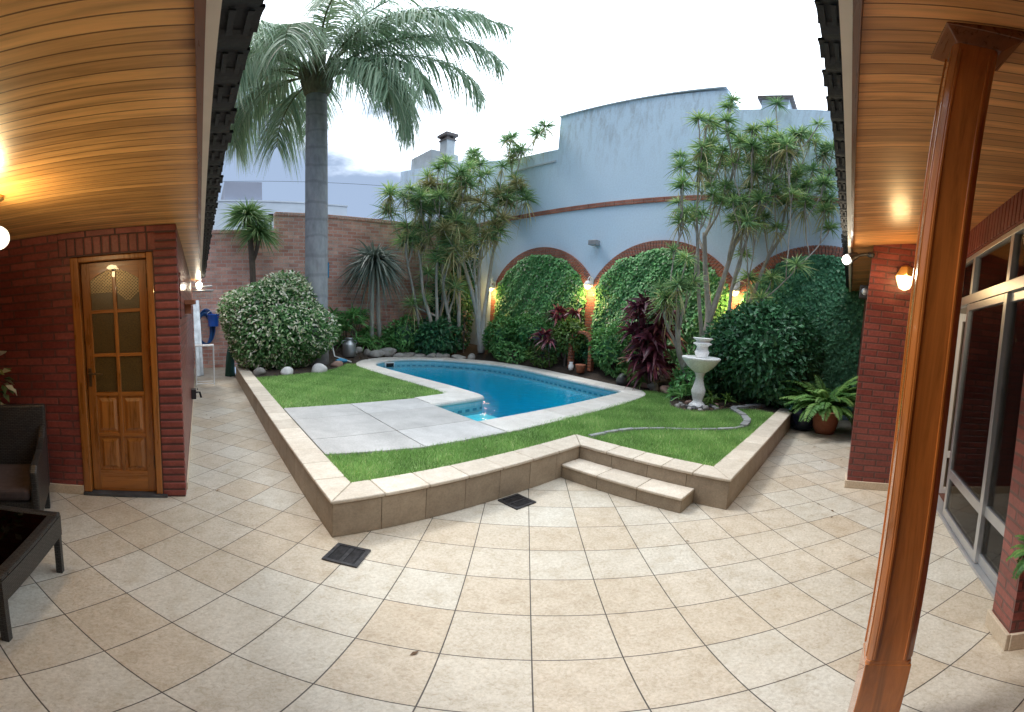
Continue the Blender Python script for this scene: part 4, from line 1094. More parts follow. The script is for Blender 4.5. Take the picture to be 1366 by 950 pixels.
# ---- variegated bush in front of the palm
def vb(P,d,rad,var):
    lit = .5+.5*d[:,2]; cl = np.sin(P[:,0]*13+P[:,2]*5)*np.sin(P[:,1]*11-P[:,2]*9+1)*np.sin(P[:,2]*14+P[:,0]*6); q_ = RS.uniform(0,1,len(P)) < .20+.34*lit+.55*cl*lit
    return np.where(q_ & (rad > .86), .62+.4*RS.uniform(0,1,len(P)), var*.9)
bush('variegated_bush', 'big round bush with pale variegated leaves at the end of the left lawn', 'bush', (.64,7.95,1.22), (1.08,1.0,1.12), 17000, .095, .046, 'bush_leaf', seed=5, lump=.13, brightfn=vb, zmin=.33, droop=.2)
fl = Veg(); P,d,rad = bush_pts(60,(.64,7.95,1.22),(1.08,1.0,1.12),.13,(1.0,1.05),5,.4)
leaves(fl,P,d+rdir(len(P))*.5,d,np.full(len(P),.05),np.full(len(P),.05),np.full(len(P),.9)); fl.build('blossom', M['red_leaf'], bpy.data.objects['variegated_bush'])

# ---- rosettes
def rosette(vg, c, n, L, W, droop, base=.45, up=.35, spread=1.0, tip=.2, nseg=4, low=-.55):
    z = RS.uniform(low,1.,n)**1; a = RS.uniform(0,2*pi,n); rr = np.sqrt(np.maximum(0,1-z*z))*spread
    D = np.stack([rr*np.cos(a), rr*np.sin(a), z*.9+up*.4],1)
    C = np.array(c)[None,:]+unit(D)*.02+RS.normal(scale=.012,size=(n,3))
    straps(vg, C, D, RS.uniform(.75,1.1,n)*L, RS.uniform(.8,1.15,n)*W, RS.uniform(.4,1.4,n)*droop, np.clip(RS.normal(base,.2,n)-.25*(z<-.2),0,1), nseg, tip=tip)

def branch(m, a, b, r0, r1, bend=.5, n=7):
    a = Vector(a); b = Vector(b); h = b.z-a.z
    c1 = a.lerp(b,.35); c1.x += (b.x-a.x)*.2*bend; c1.y += (b.y-a.y)*.2*bend; c2 = Vector((b.x,b.y,b.z-abs(h)*.45*bend))
    pts = []
    for k in range(n+1):
        t = k/n; p = a*(1-t)**3+c1*3*t*(1-t)**2+c2*3*t*t*(1-t)+b*t**3
        pts.append(p+Vector((random.uniform(-.012,.012),random.uniform(-.012,.012),0))*(0 if k in (0,n) else 1))
    m.tube(pts, [r0+(r1-r0)*k/n for k in range(n+1)], 7); return pts
def dracaena(name, label, stems, heads, bark_mat, leaf_mats, L=.30, W=.030, nl=46, droop=.35, group=None, r=.06):
    """stems: list of (points, r0, r1); heads: list of (pos, leaf material index)"""
    base = stems[0][0][0]; t = thing(name, label, 'tree', base, group); m = MB(); nodes = []
    for pts, r0, r1 in stems:
        n = len(pts); fine = []
        P = [Vector(p) for p in pts]
        for i in range(n-1):
            for j in range(5):
                f = j/5; p0,p1,p2,p3 = P[max(i-1,0)],P[i],P[i+1],P[min(i+2,n-1)]
                fine.append(.5*(2*p1+(p2-p0)*f+(2*p0-5*p1+4*p2-p3)*f*f+(3*p1-p0-3*p2+p3)*f**3))
        fine.append(P[-1]); N = len(fine); rad = [r0+(r1-r0)*i/(N-1) for i in range(N)]
        m.tube(fine, rad, 9)
        for i in range(N//3, N): nodes.append((fine[i], rad[i]))
    vgs = [Veg() for _ in leaf_mats]
    for (pos, li) in sorted(heads, key=lambda h: h[0][2]):
        p = Vector(pos)
        best = None
        for q_, rq in nodes:
            dz = p.z-q_.z
            if dz < .22: continue
            cost = hypot(p.x-q_.x,p.y-q_.y)*1.9+abs(dz-.75)*.8+(0 if rq > .011 else .5)
            if best is None or cost < best[0]: best = (cost,q_,rq)
        if best is None:
            best = (0,)+min(nodes, key=lambda nn: (nn[0]-p).length)
        r0 = max(.012, min(best[2]*.75,.035))
        for q_ in branch(m, best[1], p, r0, .011)[2:-1]: nodes.append((q_, .016))
        k = random.uniform(.8,1.15)
        rosette(vgs[li], pos, int(nl*random.uniform(.8,1.2)), L*k, W*k, droop, base=random.uniform(.3,.65), tip=.3)
        if random.random() < .4: rosette(vgs[-1], (pos[0],pos[1],pos[2]-.10), int(nl*.22), L*k*.9, W*k, 1.2, base=.55, low=-.95, up=-1.4)
    m.build('trunk', M[bark_mat], t, smooth=True)
    for vg, lm in zip(vgs, leaf_mats):
        if vg.V: vg.build('crown', M[lm], t)
    return t

DR2 = [(5.66,1.61,5.91),(5.52,1.57,5.5),(5.75,1.87,5.12),(5.33,2.17,4.45),(5.25,2.09,4.0),(5.58,2.27,3.83),(6.25,2.15,4.93),(6.29,1.68,5.53),(6.29,1.56,5.03),(5.79,1.18,5.4),(6.14,1.22,5.17),(5.91,.95,5.56),(5.8,.93,5.16),(5.78,.7,5.2),(5.95,.46,5.38),(6.5,.29,5.7),(6.5,.21,5.5),(6.5,.02,5.25),(6.53,.85,5.37),(5.92,.49,4.96),(6.11,.13,4.69),(6.43,.4,4.87),(6.46,.85,4.6),(6.48,1.29,4.44),(6.43,1.56,4.2),(5.48,1.62,3.92),(6.38,.54,4.36),(6.5,-.06,4.4),(6.36,-.14,3.99),(5.96,.17,4.02),(6.16,.88,3.71),(5.67,1.08,3.65),(6.31,2.07,4.66),(6.16,2.23,3.86),(6.15,1.2,2.98),(6.02,.6,2.53),(6.38,1.79,4.94),(6.2,1.13,4.81),(6.5,1.16,5.2),(6.5,1.0,6.5),(6.06,1.36,5.25),(6.14,.63,4.74),(6.39,.44,4.64),(5.9,1.57,4.27),(5.79,.9,3.93),(5.84,1.31,3.56),
 (6.0,1.75,4.0),(5.7,1.4,4.65),(5.9,.75,4.35),(6.3,1.0,4.1),(5.6,1.9,4.75),(6.2,.3,4.3),(6.1,1.9,4.35)]
def more(H, n, s=.38):
    out = []
    for _ in range(n):
        h = random.choice(H); out.append((min(h[0]+random.uniform(-s,s)*.7,6.52),h[1]+random.uniform(-s,s),h[2]+random.uniform(-s*1.2,s*.5)))
    return out
DR2b = [(5.36,2.18,2.84),(5.1,1.82,2.66),(5.07,1.9,2.21),(5.28,2.13,1.96),(5.24,1.8,2.17),(5.16,2.27,2.14),(5.36,1.77,2.31)]
dracaena('dracaena_tree', 'many headed dragon tree with slender grey branches behind the white fountain',
  [([(5.92,1.78,.50),(5.92,1.70,1.2),(5.95,1.66,1.75),(5.90,1.78,2.6),(5.85,1.85,3.3)],.085,.035),
   ([(5.95,1.66,1.6),(6.0,1.5,2.3),(6.05,1.35,3.1),(6.1,1.2,3.9)],.06,.025),
   ([(5.98,1.70,.50),(5.95,1.42,1.0),(5.90,1.28,1.55),(5.98,1.28,2.35),(6.1,1.15,3.2)],.05,.022),
   ([(5.98,1.66,.50),(6.1,1.38,1.0),(6.18,1.22,1.45),(6.18,.98,2.1),(6.28,.78,2.9),(6.3,.5,3.5)],.06,.024),
   ([(5.85,1.85,.50),(5.62,2.0,1.0),(5.49,2.03,1.4),(5.38,2.02,1.95)],.065,.030),
   ([(5.62,2.0,1.0),(5.48,2.0,1.45),(5.50,1.95,1.9)],.04,.02),
   ([(5.9,1.7,1.2),(5.75,1.8,2.1),(5.6,1.85,3.0),(5.55,1.9,3.5)],.04,.02),
   ([(6.05,1.35,3.1),(5.95,1.0,3.6),(5.9,.8,3.9)],.03,.018)],
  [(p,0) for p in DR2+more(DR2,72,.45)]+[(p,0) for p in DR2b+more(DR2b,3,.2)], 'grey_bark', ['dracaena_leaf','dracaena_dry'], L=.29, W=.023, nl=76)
DR1a = [(6.27,7.49,6.6),(5.93,8.43,6.4),(4.99,8.31,5.83),(5.56,8.12,5.76),(6.13,7.46,5.74),(6.55,7.23,6.4),(6.6,6.75,6.75),(5.91,7.8,5.53),(6.5,7.35,5.45),(6.5,7.02,4.95),(6.43,7.57,4.76),(6.0,8.29,4.48),(5.41,7.93,4.02),(6.06,7.37,3.76),(6.3,7.34,4.98),(6.5,7.56,6.0),(6.06,7.95,4.98),(5.59,7.93,4.34),(6.02,7.68,4.44),(5.74,7.75,3.75)]
DR1b = [(3.78,9.01,4.79),(4.07,8.48,4.85),(4.72,8.72,5.4),(5.21,8.6,5.17),(4.69,8.97,4.0),(4.31,8.98,3.89),(5.36,8.56,4.48),(4.57,8.17,4.63),(5.18,8.03,5.31),(4.39,9.15,3.49),(4.66,8.82,3.47),(4.86,8.36,2.93),(4.89,8.84,2.6),(4.71,8.65,1.84),(5.37,8.41,2.42),(4.9,8.22,3.9),(4.35,8.46,4.4),(5.21,8.16,3.52),(4.7,8.2,5.5),(5.12,8.16,3.09),(5.58,8.41,4.83),
  (4.9,8.8,4.6),(5.3,8.7,3.9),(5.0,8.5,4.3),(5.6,8.6,5.3),(5.5,8.7,3.3),(4.5,8.7,4.9),(5.0,8.9,5.0)]
PALE = [(5.02,8.14,3.53),(5.39,7.72,3.02),(5.28,7.82,3.61),(5.8,7.48,3.73),(5.08,8.32,3.67),(5.97,7.44,3.96),(6.34,7.08,5.18),(5.59,7.61,4.56),(5.39,8.2,3.98)]
dracaena('dracaena_tree', 'pale trunked dragon tree with straw coloured heads left of the first ivy arch',
  [([(6.1,7.9,.42),(6.05,7.95,.9),(6.0,8.0,1.4),(5.85,8.05,2.0),(5.66,8.12,2.6),(5.5,8.1,3.0)],.10,.035),
   ([(6.08,7.92,.6),(6.02,7.98,1.5),(6.0,8.0,2.2),(5.98,8.0,3.0),(6.0,7.95,3.8)],.09,.03),
   ([(6.12,7.88,.45),(6.15,7.92,1.3),(6.22,7.9,2.2),(6.3,7.85,3.2),(6.3,7.7,4.0)],.08,.03),
   ([(6.0,8.0,1.3),(5.9,7.95,2.0),(5.78,7.95,2.75),(5.7,7.85,3.2)],.05,.025),
   ([(6.3,7.85,3.2),(6.4,7.5,4.2),(6.5,7.2,5.0)],.03,.018)],
  [(p,0) for p in DR1a+more(DR1a,20)]+[(p,1) for p in PALE+more(PALE,12)], 'pale_bark', ['dracaena_leaf','dracaena_dry'], L=.45, W=.027, nl=76)
dracaena('dracaena_tree', 'dense dark dragon tree clump in front of the brick wall corner',
  [([(4.85,8.55,.45),(4.81,8.47,1.2),(4.62,8.6,2.0),(4.56,8.63,2.6),(4.5,8.7,3.2)],.06,.03),
   ([(5.0,8.5,.45),(4.94,8.39,1.4),(4.9,8.42,2.3),(4.89,8.42,3.1)],.055,.028),
   ([(5.3,8.4,.45),(5.29,8.28,1.1),(5.15,8.38,2.0),(5.08,8.42,2.8),(5.1,8.5,3.6)],.06,.03),
   ([(5.6,8.35,.45),(5.54,8.23,1.2),(5.52,8.25,2.2),(5.5,8.25,3.0),(5.5,8.4,4.0)],.06,.03),
   ([(5.1,8.6,.45),(5.2,8.6,1.5),(5.35,8.5,2.6),(5.3,8.6,3.4)],.05,.026),
   ([(4.7,8.7,.45),(4.55,8.8,1.6),(4.3,8.9,2.8),(4.2,8.9,3.4)],.045,.024)],
  [(p,0) for p in DR1b+more(DR1b,42)]+[(p,1) for p in more(DR1b,5)], 'grey_bark', ['dracaena_leaf','dracaena_dry'], L=.48, W=.029, nl=80)
bush('evergreen_shrub', 'tall dark evergreen filling the corner behind the dragon trees', 'shrub', (5.95,9.1,2.5), (.62,.6,2.0), 5200, .12, .06, 'dark_leaf', seed=21, zmin=.5)

# ---- yucca and cordyline
t = thing('yucca', 'large yucca with stiff grey green drooping leaves against the brick wall', 'yucca', (3.5,9.2,.5))
m = MB()
for dx in (-.07,.09): m.tube([(3.55+dx*1.6,9.2,.3),(3.5+dx*1.2,9.2,1.4),(3.48+dx,9.2,2.6)],[.07,.06,.06],8)
m.build('trunk', M['grey_bark'], t, smooth=True)
vg = Veg(); rosette(vg, (3.47,9.18,2.88), 320, .98, .075, .75, .5, .3, low=-.35, nseg=6, tip=.25); rosette(vg, (3.47,9.18,2.76), 130, .9, .07, 1.0, .65, .0, low=-.7, nseg=6, tip=.2)
vg.build('crown', M['yucca_leaf'], t)
t = thing('cordyline_palm', 'small round headed cordyline rising above the variegated bush', 'palm', (.28,9.2,.3))
m = MB(); m.tube([(.36,9.22,.2),(.33,9.25,1.6),(.30,9.26,2.8),(.24,9.26,3.75)],[.09,.08,.075,.06],9); m.tube([(.30,9.26,2.75),(.40,9.24,3.0),(.46,9.22,3.3)],[.06,.05,.05],8)
m.build('trunk', M['brown_bark'], t, smooth=True)
vg = Veg(); rosette(vg, (.22,9.26,3.95), 420, .74, .05, .5, .55, .3, low=-.5, nseg=5, tip=.2); rosette(vg, (.46,9.2,3.50), 280, .64, .048, .6, .5, .3, low=-.5, nseg=5, tip=.2)
vg.build('crown', M['cordyline_leaf'], t)

# ---- big feather palm
pt = (1.57,8.07); crown = Vector((1.60,8.05,7.25))
pal = thing('palm_tree', 'tall queen palm with a smooth grey ringed trunk and drooping feathery fronds', 'palm', (pt[0],pt[1],.3))
m = MB(); prof = [(.30,.2),(.275,.6),(.258,1.5),(.25,3.0),(.245,4.5),(.235,6.0),(.222,7.0)]
Vp = []
m.lathe(prof, (pt[0],pt[1],0), 28); m.build('trunk', M['palm_bark'], pal, smooth=True)
m = MB(); m.lathe([(.225,6.98),(.27,7.05),(.30,7.25),(.24,7.6),(.14,8.1),(.06,8.6)], (pt[0],pt[1],0), 20)
for k in range(26):
    a = k*2.4; z = 7.05+.03*k; r0 = .20; m.tube([(pt[0]+r0*cos(a),pt[1]+r0*sin(a),z),(pt[0]+.30*cos(a),pt[1]+.30*sin(a),z+.25),(pt[0]+.36*cos(a),pt[1]+.36*sin(a),z+.5)],[.07,.05,.03],6)
m.build('crown_shaft', M['palm_sheath'], pal, smooth=True)
def frond(az, e0, bend, L, dens=150, ll=.82, base=.45):
    az = radians(az); N = 40; p = crown+Vector((.16*cos(az),.16*sin(az),random.uniform(.1,.5))); pts = [p.copy()]; dirs = []; wob = random.uniform(-.25,.25)
    for k in range(N):
        t = k/N; e = radians(e0-bend*t**1.25); a = az+wob*t
        d = Vector((cos(e)*cos(a),cos(e)*sin(a),sin(e))); dirs.append(d); p = p+d*(L/N); pts.append(p.copy())
    dirs.append(dirs[-1]); PA = np.array(pts); DA = np.array(dirs)
    vg = Veg()
    for s in (-1,1):
        n = dens; t = np.linspace(.20,1,n)+RS.uniform(-.004,.004,n); f = np.clip(t,0,1)*N; i = np.minimum(f.astype(int),N-1); w = (f-i)[:,None]
        C = PA[i]*(1-w)+PA[i+1]*w; D = DA[i]; S = unit(np.cross(D,UPV))*s
        LL = ll*np.sin(np.clip(.22+t*.72,0,1)*pi)**.6*RS.uniform(.8,1.15,n)+.08
        up = np.cross(S*s,D)*1.0
        dr = S*RS.uniform(.55,.9,n)[:,None]+D*RS.uniform(.45,.8,n)[:,None]+up*RS.uniform(-.25,.35,n)[:,None]
        straps(vg, C, dr, LL, RS.uniform(.023,.036,n), RS.uniform(.9,1.6,n), np.clip(RS.normal(base,.17,n),0,1), 4, 2.0)
    fo = vg.build('frond', M['palm_leaf'], pal)
    r = MB(); r.tube([tuple(q_) for q_ in pts], [.028*(1-k/(N+4))+.004 for k in range(N+1)], 6, var=.5); r.build('rachis', M['rachis'], fo, smooth=True)
for a in ((-46,50,112,4.15,.30),(-40,66,98,4.5,.32),(-62,18,100,3.1,.38),(-30,-5,78,2.3,.35),(-80,4,92,2.9,.4),(-20,38,110,3.9,.35),
          (136,46,122,3.9,.55),(150,62,118,4.0,.55),(122,14,100,3.2,.55),(168,34,118,3.7,.6),(200,52,120,3.7,.6),(232,40,110,3.4,.55),(255,58,112,3.4,.6),(285,50,110,3.6,.5),(308,62,104,3.9,.4),
          (74,48,105,3.8,.4),(30,60,100,4.0,.38),(100,62,110,3.9,.5),(180,76,92,3.7,.6),(0,78,88,3.9,.4),(270,80,85,3.4,.55),(110,-6,72,2.4,.55),(215,10,100,2.9,.6),(140,70,110,4.2,.65),(130,22,128,3.2,.65),(152,28,130,3.4,.7),(-48,6,118,2.9,.35),(172,55,128,3.9,.7),(245,30,120,3.2,.65),(-50,76,95,4.3,.35)):
    frond(a[0],a[1],a[2],a[3],base=a[4])  # left fronds paler, right ones darker: backlight put into the leaf colour

# ---- ivy in the arches
def ivy(cc, label, mat, seed, ymax=None, n=17000):
    t = thing('wall_ivy', label, 'ivy', (UW,cc,.3), 'ivy filling the arches')
    y = RS.uniform(cc-1.56,cc+1.56,n); z = RS.uniform(.25,sp+.78,n); zc = sp+.94-R_; rr = R_-TH+.035+.05*np.sin(y*9+seed)*np.sin(z*7)
    k = ((y-cc)**2+(z-zc)**2 < rr**2) | (z < sp-.25); y, z = y[k], z[k]; n = len(y)
    bul = .04+.022*np.sin(y*4.1+seed)*np.sin(z*3.3+seed*2)+.015*np.sin(y*11+z*9)
    P = np.stack([UW-.02-np.abs(bul)-RS.uniform(0,.07,n), y, z],1)
    D = np.stack([-RS.uniform(.25,.9,n), RS.normal(0,.45,n), -RS.uniform(.4,1.1,n)],1); N = np.stack([-np.ones(n), RS.normal(0,.25,n), RS.uniform(.1,.7,n)],1)
    var = np.clip(RS.normal(.5,.17,n)+.10*np.sin(y*3+seed)*np.sin(z*2.4)*.5, 0, 1); var[RS.uniform(0,1,n) < .03] = .97
    vg = Veg(); leaves(vg, P, D, N, RS.uniform(.055,.095,n), RS.uniform(.045,.075,n), var, fold=.15, droop=.1); vg.build('leaves', M[mat], t)
    MB().extrude([(cc-1.54,.1),(cc+1.54,.1),(cc+1.54,sp-.1)]+[(cc+1.5*sin(a),zc+(R_-TH-.03)*cos(a)) for a in np.linspace(.82,-.82,16)]+[(cc-1.54,sp-.1)],'x',UW-.02,UW-.004).build('backing', M['dark_leaf'], t)
ivy(6.5,'dense ivy filling the leftmost white wall arch','ivy_leaf',1)
ivy(3.1,'dense ivy filling the middle arch behind the dark red shrub','ivy_leaf',2.4)
ivy(-.27,'dark ivy filling the arch at the right end by the eave','ivy_leaf_dark',4.1,n=19000)

# ---- shrubs along the beds
def strap_shrub(name, label, c, heads, L, W, mat, n=34, r=(.3,.3), h=(.3,.9), group=None, droop=.55, z0=.4):
    t = thing(name, label, 'shrub', (c[0],c[1],z0), group); vg = Veg(); m = MB()
    for k in range(heads):
        a = RS.uniform(0,2*pi); q_ = sqrt(RS.uniform(0,1)); p = (c[0]+r[0]*q_*cos(a), c[1]+r[1]*q_*sin(a), z0+RS.uniform(*h))
        m.tube([(c[0],c[1],z0-.08),(c[0]+(p[0]-c[0])*.6,c[1]+(p[1]-c[1])*.6,z0+(p[2]-z0)*.35),p],[.016,.012,.008],5); rosette(vg, p, n, L, W, droop, RS.uniform(.3,.6), low=-.2, nseg=4, tip=.1)
    m.build('stem', M['brown_bark'], t); vg.build('foliage', M[mat], t); return t
strap_shrub('strap_leaf_shrub','mid green strappy shrub beside the milk can at the wall foot',(2.75,9.25),26,.42,.045,'mid_leaf',r=(.75,.35),h=(.15,1.05))
strap_shrub('strap_leaf_shrub','fine leaved green shrub below the yucca',(3.75,9.2),18,.36,.04,'mid_leaf',r=(.6,.3),h=(.1,.6))
bush('dark_shrub','loose dark green shrub right of the yucca stems','shrub',(4.35,9.0,.85),(.55,.4,.5),1500,.12,.05,'mid_leaf',seed=3,zmin=.42)
bush('broadleaf_shrub','low broad leaved shrub behind the back pool edge in front of the dragon tree clump','shrub',(5.05,8.45,.82),(.65,.38,.50),1500,.15,.085,'dark_leaf',seed=8,zmin=.42)
t = thing('dead_flower_stalk', 'dry brown flower stalk left of the pale dragon tree trunk', 'stalk', (5.75,8.2,.4))
MB().tube([(5.72,8.2,.40),(5.70,8.2,1.0),(5.72,8.18,1.55)],[.02,.015,.008],6).build('stem', M['brown_bark'], t)
vg = Veg(); P = np.array([(5.71+RS.normal(0,.05),8.19+RS.normal(0,.05),RS.uniform(.8,1.6)) for _ in range(30)]); leaves(vg,P,rdir(30)-UPV*.8,rdir(30),np.full(30,.14),np.full(30,.05),RS.uniform(0,1,30)); vg.build('leaves', M['dead_leaf'], t)
bush('leafy_shrub','green leafy shrub at the foot of the first pilaster','shrub',(6.15,7.15,.92),(.34,.48,.46),1300,.12,.055,'mid_leaf',seed=11,zmin=.42)
bush('leafy_shrub','light green leafy shrub below the left end of the first ivy arch','shrub',(6.32,6.3,1.15),(.30,.52,.34),1000,.12,.06,'mid_leaf',seed=12,zmin=.42)
bush('lime_shrub','bright lime green shrub right of the small red leaved plants','shrub',(6.2,4.95,1.12),(.30,.42,.36),900,.13,.06,'lime_leaf',seed=13,zmin=.42,core=False)
bush('leafy_shrub','blue green shrub between the garden arch and the pool corner','shrub',(6.15,3.75,.92),(.34,.48,.46),1400,.12,.05,'mid_leaf',seed=14,zmin=.40)
bush('leafy_shrub','dark low shrub behind the little brick arch ornament','shrub',(6.4,4.3,.8),(.28,.5,.45),900,.11,.05,'dark_leaf',seed=15,zmin=.42)
bush('lime_shrub','low yellow green plant at the pool edge below the red leaved plants','shrub',(5.98,5.55,.58),(.22,.36,.22),500,.10,.05,'lime_leaf',seed=16,zmin=.36,core=False)
bush('ground_cover_plant','small green plant by the pool edge under the leftmost arch','plant',(6.02,6.6,.55),(.24,.5,.24),700,.10,.05,'mid_leaf',seed=17,zmin=.36,core=False)
def red_plant(label, c, heads, L, r, h, z0=.45, n=26, W=.075):
    strap_shrub('red_cordyline', label, c, heads, L, W, 'red_leaf', n=n, r=r, h=h, droop=.7, z0=z0)
red_plant('small dark red leaved plant nearest the pool below the first arch',(5.95,5.25),4,.34,(.22,.3),(.35,.75))
red_plant('taller dark red leaved plant rising against the first ivy arch',(6.4,5.25),5,.36,(.12,.3),(.8,1.3))
red_plant('large deep burgundy shrub at the pool corner left of the fountain',(5.75,2.62),24,.44,(.34,.42),(.25,1.45),z0=.42,n=26,W=.115)
bush('rubber_shrub','rounded dark glossy shrub right of the fountain','bush',(6.02,.62,1.12),(.72,.92,.92),9000,.11,.062,'dark_leaf',seed=31,zmin=.30,lump=.12)
strap_shrub('strap_leaf_shrub','small fern like plant beside the black stone at the pool corner',(5.85,2.95),6,.24,.03,'fern_leaf',r=(.12,.22),h=(.02,.15),z0=.36)
strap_shrub('strap_leaf_shrub','low leafy plant in the bed just right of the fountain foot',(5.2,1.1),4,.22,.05,'lime_leaf',r=(.15,.15),h=(.02,.15),z0=.28,n=14)
strap_shrub('strap_leaf_shrub','low grassy clump behind the fountain foot',(5.35,1.65),6,.30,.035,'mid_leaf',r=(.25,.3),h=(.02,.18),z0=.30,n=18)
bush('ivy_mound','ivy mound growing round the dragon tree trunk behind the fountain','plant',(5.75,1.75,.50),(.35,.40,.30),800,.09,.06,'ivy_leaf',seed=33,zmin=.29,core=False)

# dead leaves on the soil
n = 420; x = RS.uniform(4.5,6.6,n); y = RS.uniform(-.0,3.0,n); x2 = RS.uniform(0,5.5,240); y2 = RS.uniform(6.7,9.5,240)
x = np.concatenate([x,x2]); y = np.concatenate([y,y2]); k = ~inpoly(x,y,outer+[(1.2,4.0),(1.2,2.15)]) & ~inpoly(x,y,LAWN2) & (y > .17); x, y = x[k], y[k]; n = len(x)
vg = Veg(); C = np.stack([x,y,bed_h(x,y)+.012],1); Dd = rdir(n)*[1,1,.25]; leaves(vg,C,Dd,np.tile(UPV,(n,1))+rdir(n)*.3,RS.uniform(.04,.10,n),RS.uniform(.015,.04,n),RS.uniform(0,1,n))
tag(vg.build('leaf_litter', M['dead_leaf']), 'dry brown leaves scattered on the bed soil', 'leaf litter', kind='stuff')

# ---- fern in the terracotta pot
def fern(parent, c, nf, L, mat='fern_leaf', spread=(0,2*pi), e=(20,75), bend=(70,120)):
    vg = Veg()
    for k in range(nf):
        az = RS.uniform(*spread); e0 = RS.uniform(*e); bd = RS.uniform(*bend); Lf = L*RS.uniform(.7,1.15); N = 24; p = np.array(c,float)+[.04*cos(az),.04*sin(az),0]; PA = [p]; DA = []
        for i in range(N):
            ee = radians(e0-bd*(i/N)**1.2); d = np.array([cos(ee)*cos(az),cos(ee)*sin(az),sin(ee)]); DA.append(d); p = p+d*Lf/N; PA.append(p)
        DA.append(DA[-1]); PA = np.array(PA); DA = np.array(DA)
        for s in (-1,1):
            n = 34; t = np.linspace(.12,1,n); f = t*N; i = np.minimum(f.astype(int),N-1); w = (f-i)[:,None]; C = PA[i]*(1-w)+PA[i+1]*w; D = DA[i]
            S = unit(np.cross(D,UPV))*s; up = np.cross(S*s,D)
            LL = .095*np.sin(np.clip(.15+.8*t,0,1)*pi)**.7*Lf/.7+.01
            leaves(vg, C, S+D*.45-up*.15+rdir(n)*.12, up+rdir(n)*.15, LL, LL*.34, np.clip(np.full(n,RS.normal(.5,.2))+RS.normal(0,.08,n),0,1), fold=.1, droop=.15)
        r = MB()
    return vg.build('fronds', M[mat], parent)
fern(FERNPOT, (5.50,-.60,.38), 74, .82, e=(28,84), bend=(60,118))
t = thing('corner_fern', 'small fern in a wall planter on the brick pier at the right edge', 'potted plant', (.45,-1.74,.5))
MB().lathe([(.04,0),(.08,.08),(.095,.15),(.085,.16)],(.45,-1.74,.50),18).build('pot', M['terracotta'], t, smooth=True)
MB().tube([(.30,-1.69,.22),(.31,-1.68,.5),(.34,-1.66,.72)],[.02,.015,.01],6).build('stem', M['brown_bark'], t)
fern(t, (.45,-1.72,.66), 16, .15, spread=(.4,2.6), e=(0,70), bend=(60,120))
t = thing('variegated_plant', 'pale variegated pot plant behind the armchair at the left edge', 'potted plant', (-2.66,2.06,0))
MB().lathe([(.10,0),(.12,.25),(.125,.27),(.10,.26)],(-2.80,2.09,.002),16).build('pot', M['terracotta'], t, smooth=True)
MB().tube([(-2.80,2.09,.2),(-2.75,2.08,.8),(-2.68,2.06,1.2)],[.015,.012,.008],6).build('stem', M['brown_bark'], t)
vg = Veg(); P,d,rad = bush_pts(70,(-2.68,2.05,1.02),(.20,.10,.30),.1,(.3,1.0),4); leaves(vg,P,d+rdir(len(P))*.5-UPV*.3,d+UPV*.4,np.full(len(P),.10),np.full(len(P),.055),RS.uniform(0,1,len(P))); vg.build('foliage', M['variegated_leaf'], t)

# ================================================================= camera, light, sky
cam = bpy.data.cameras.new('camera'); co = bpy.data.objects.new('camera', cam); COL.objects.link(co); scene.camera = co
R0 = Vector((.7221176787,-.6897876176,.0523364180)); R1 = Vector((-.0300347519,-.1068469385,-.9938217372)); R2 = Vector((.6911179145,.7160843346,-.0978736631))
mw = Matrix.Identity(4)
for i in range(3): mw[i][0] = R0[i]; mw[i][1] = -R1[i]; mw[i][2] = -R2[i]; mw[i][3] = (-1.007,-.861,1.519)[i]
co.matrix_world = mw
cam.type = 'PANO'; cam.panorama_type = 'EQUIRECTANGULAR'
cam.longitude_min, cam.longitude_max = -1.2490839912, 1.2269002991
cam.latitude_min, cam.latitude_max = -.8874428873, .8812011982
cam.clip_start = .02; cam.clip_end = 500

SUN_EL, SUN_AZ = radians(58), radians(105)     # azimuth measured from +x towards +y
sd = Vector((cos(SUN_EL)*cos(SUN_AZ), cos(SUN_EL)*sin(SUN_AZ), sin(SUN_EL)))
sl = bpy.data.lights.new('sun', 'SUN'); sl.energy = 2.4; sl.angle = radians(14); sl.color = (1,.975,.95)
so = bpy.data.objects.new('sun', sl); so.rotation_euler = sd.to_track_quat('Z','Y').to_euler(); COL.objects.link(so)
w = bpy.data.worlds.new('World'); scene.world = w; w.use_nodes = True
nt = w.node_tree; nt.nodes.clear()
def nn(t, **k):
    x = nt.nodes.new(t)
    for a, b in k.items(): setattr(x, a, b)
    return x
out_ = nn('ShaderNodeOutputWorld'); bg = nn('ShaderNodeBackground'); bg.inputs[1].default_value = .15
sky = nn('ShaderNodeTexSky', sky_type='NISHITA', sun_disc=False); sky.sun_elevation = SUN_EL; sky.sun_rotation = pi/2-SUN_AZ
tc = nn('ShaderNodeTexCoord'); sx = nn('ShaderNodeSeparateXYZ'); nt.links.new(tc.outputs['Generated'], sx.inputs[0])
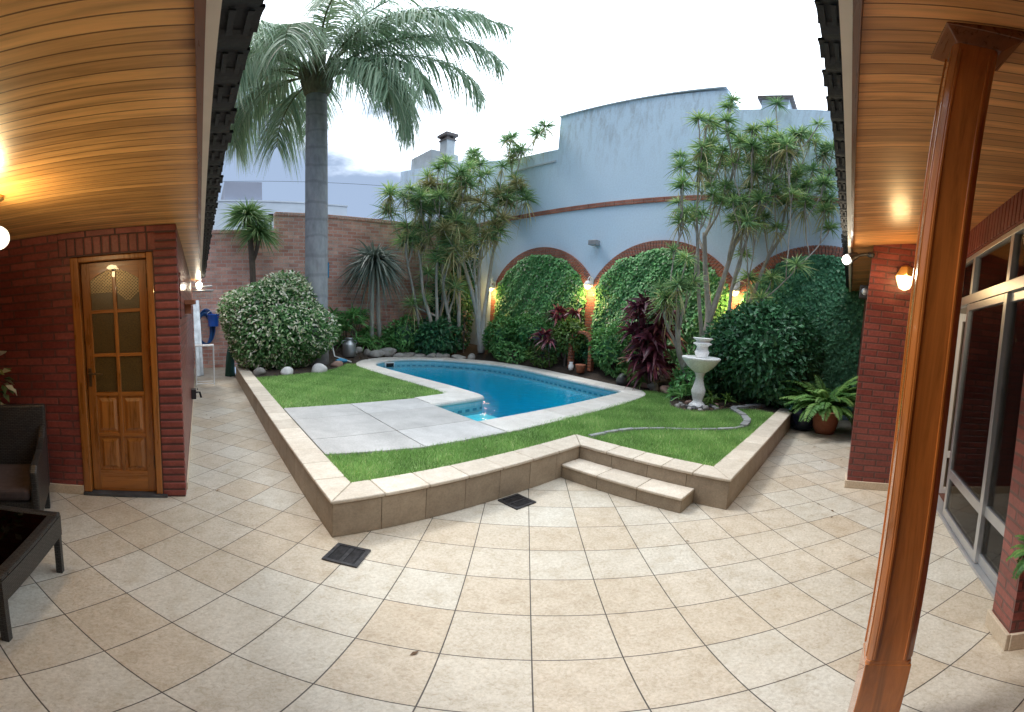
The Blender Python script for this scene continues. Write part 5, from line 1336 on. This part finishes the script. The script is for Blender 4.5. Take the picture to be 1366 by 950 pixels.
mp = nn('ShaderNodeMapping'); mp.inputs['Scale'].default_value = (1,1,2.6); nt.links.new(tc.outputs['Generated'], mp.inputs[0])
nz = nn('ShaderNodeTexNoise'); nz.inputs['Scale'].default_value = 2.6; nz.inputs['Detail'].default_value = 7; nz.inputs['Roughness'].default_value = .55; nt.links.new(mp.outputs[0], nz.inputs['Vector'])
def mth(op, a, b):
    x = nn('ShaderNodeMath', operation=op)
    for i, v in enumerate((a,b)):
        if hasattr(v,'is_linked'): nt.links.new(v, x.inputs[i])
        else: x.inputs[i].default_value = v
    return x.outputs[0]
fac = mth('ADD', mth('MULTIPLY', sx.outputs['Z'], 1.9), mth('MULTIPLY', mth('SUBTRACT', nz.outputs['Fac'], .5), 1.9))
fac = mth('ADD', fac, mth('MULTIPLY', sx.outputs['X'], .75))
fac = mth('SUBTRACT', fac, .46)
rp = nn('ShaderNodeValToRGB'); rp.color_ramp.interpolation = 'EASE'
rp.color_ramp.elements[0].position = .45; rp.color_ramp.elements[0].color = (0,0,0,1); rp.color_ramp.elements[1].position = 1.0; rp.color_ramp.elements[1].color = (1,1,1,1)
nt.links.new(fac, rp.inputs[0])
haze = nn('ShaderNodeMix', data_type='RGBA'); haze.inputs[0].default_value = .93; nt.links.new(sky.outputs[0], haze.inputs[6]); haze.inputs[7].default_value = (2.7,3.5,4.9,1)
mx = nn('ShaderNodeMix', data_type='RGBA'); nt.links.new(rp.outputs[0], mx.inputs[0]); nt.links.new(haze.outputs[2], mx.inputs[6]); mx.inputs[7].default_value = (20.0,22.0,24.5,1)
nt.links.new(mx.outputs[2], bg.inputs[0]); nt.links.new(bg.outputs[0], out_.inputs[0])

scene.view_settings.view_transform = 'Standard'; scene.view_settings.look = 'None'; scene.view_settings.exposure = 0; scene.view_settings.gamma = 1
scene.cycles.use_denoising = True
scene.cycles.max_bounces = 8; scene.cycles.transparent_max_bounces = 12; scene.cycles.sample_clamp_indirect = 6
scene.cycles.caustics_reflective = False; scene.cycles.caustics_refractive = False
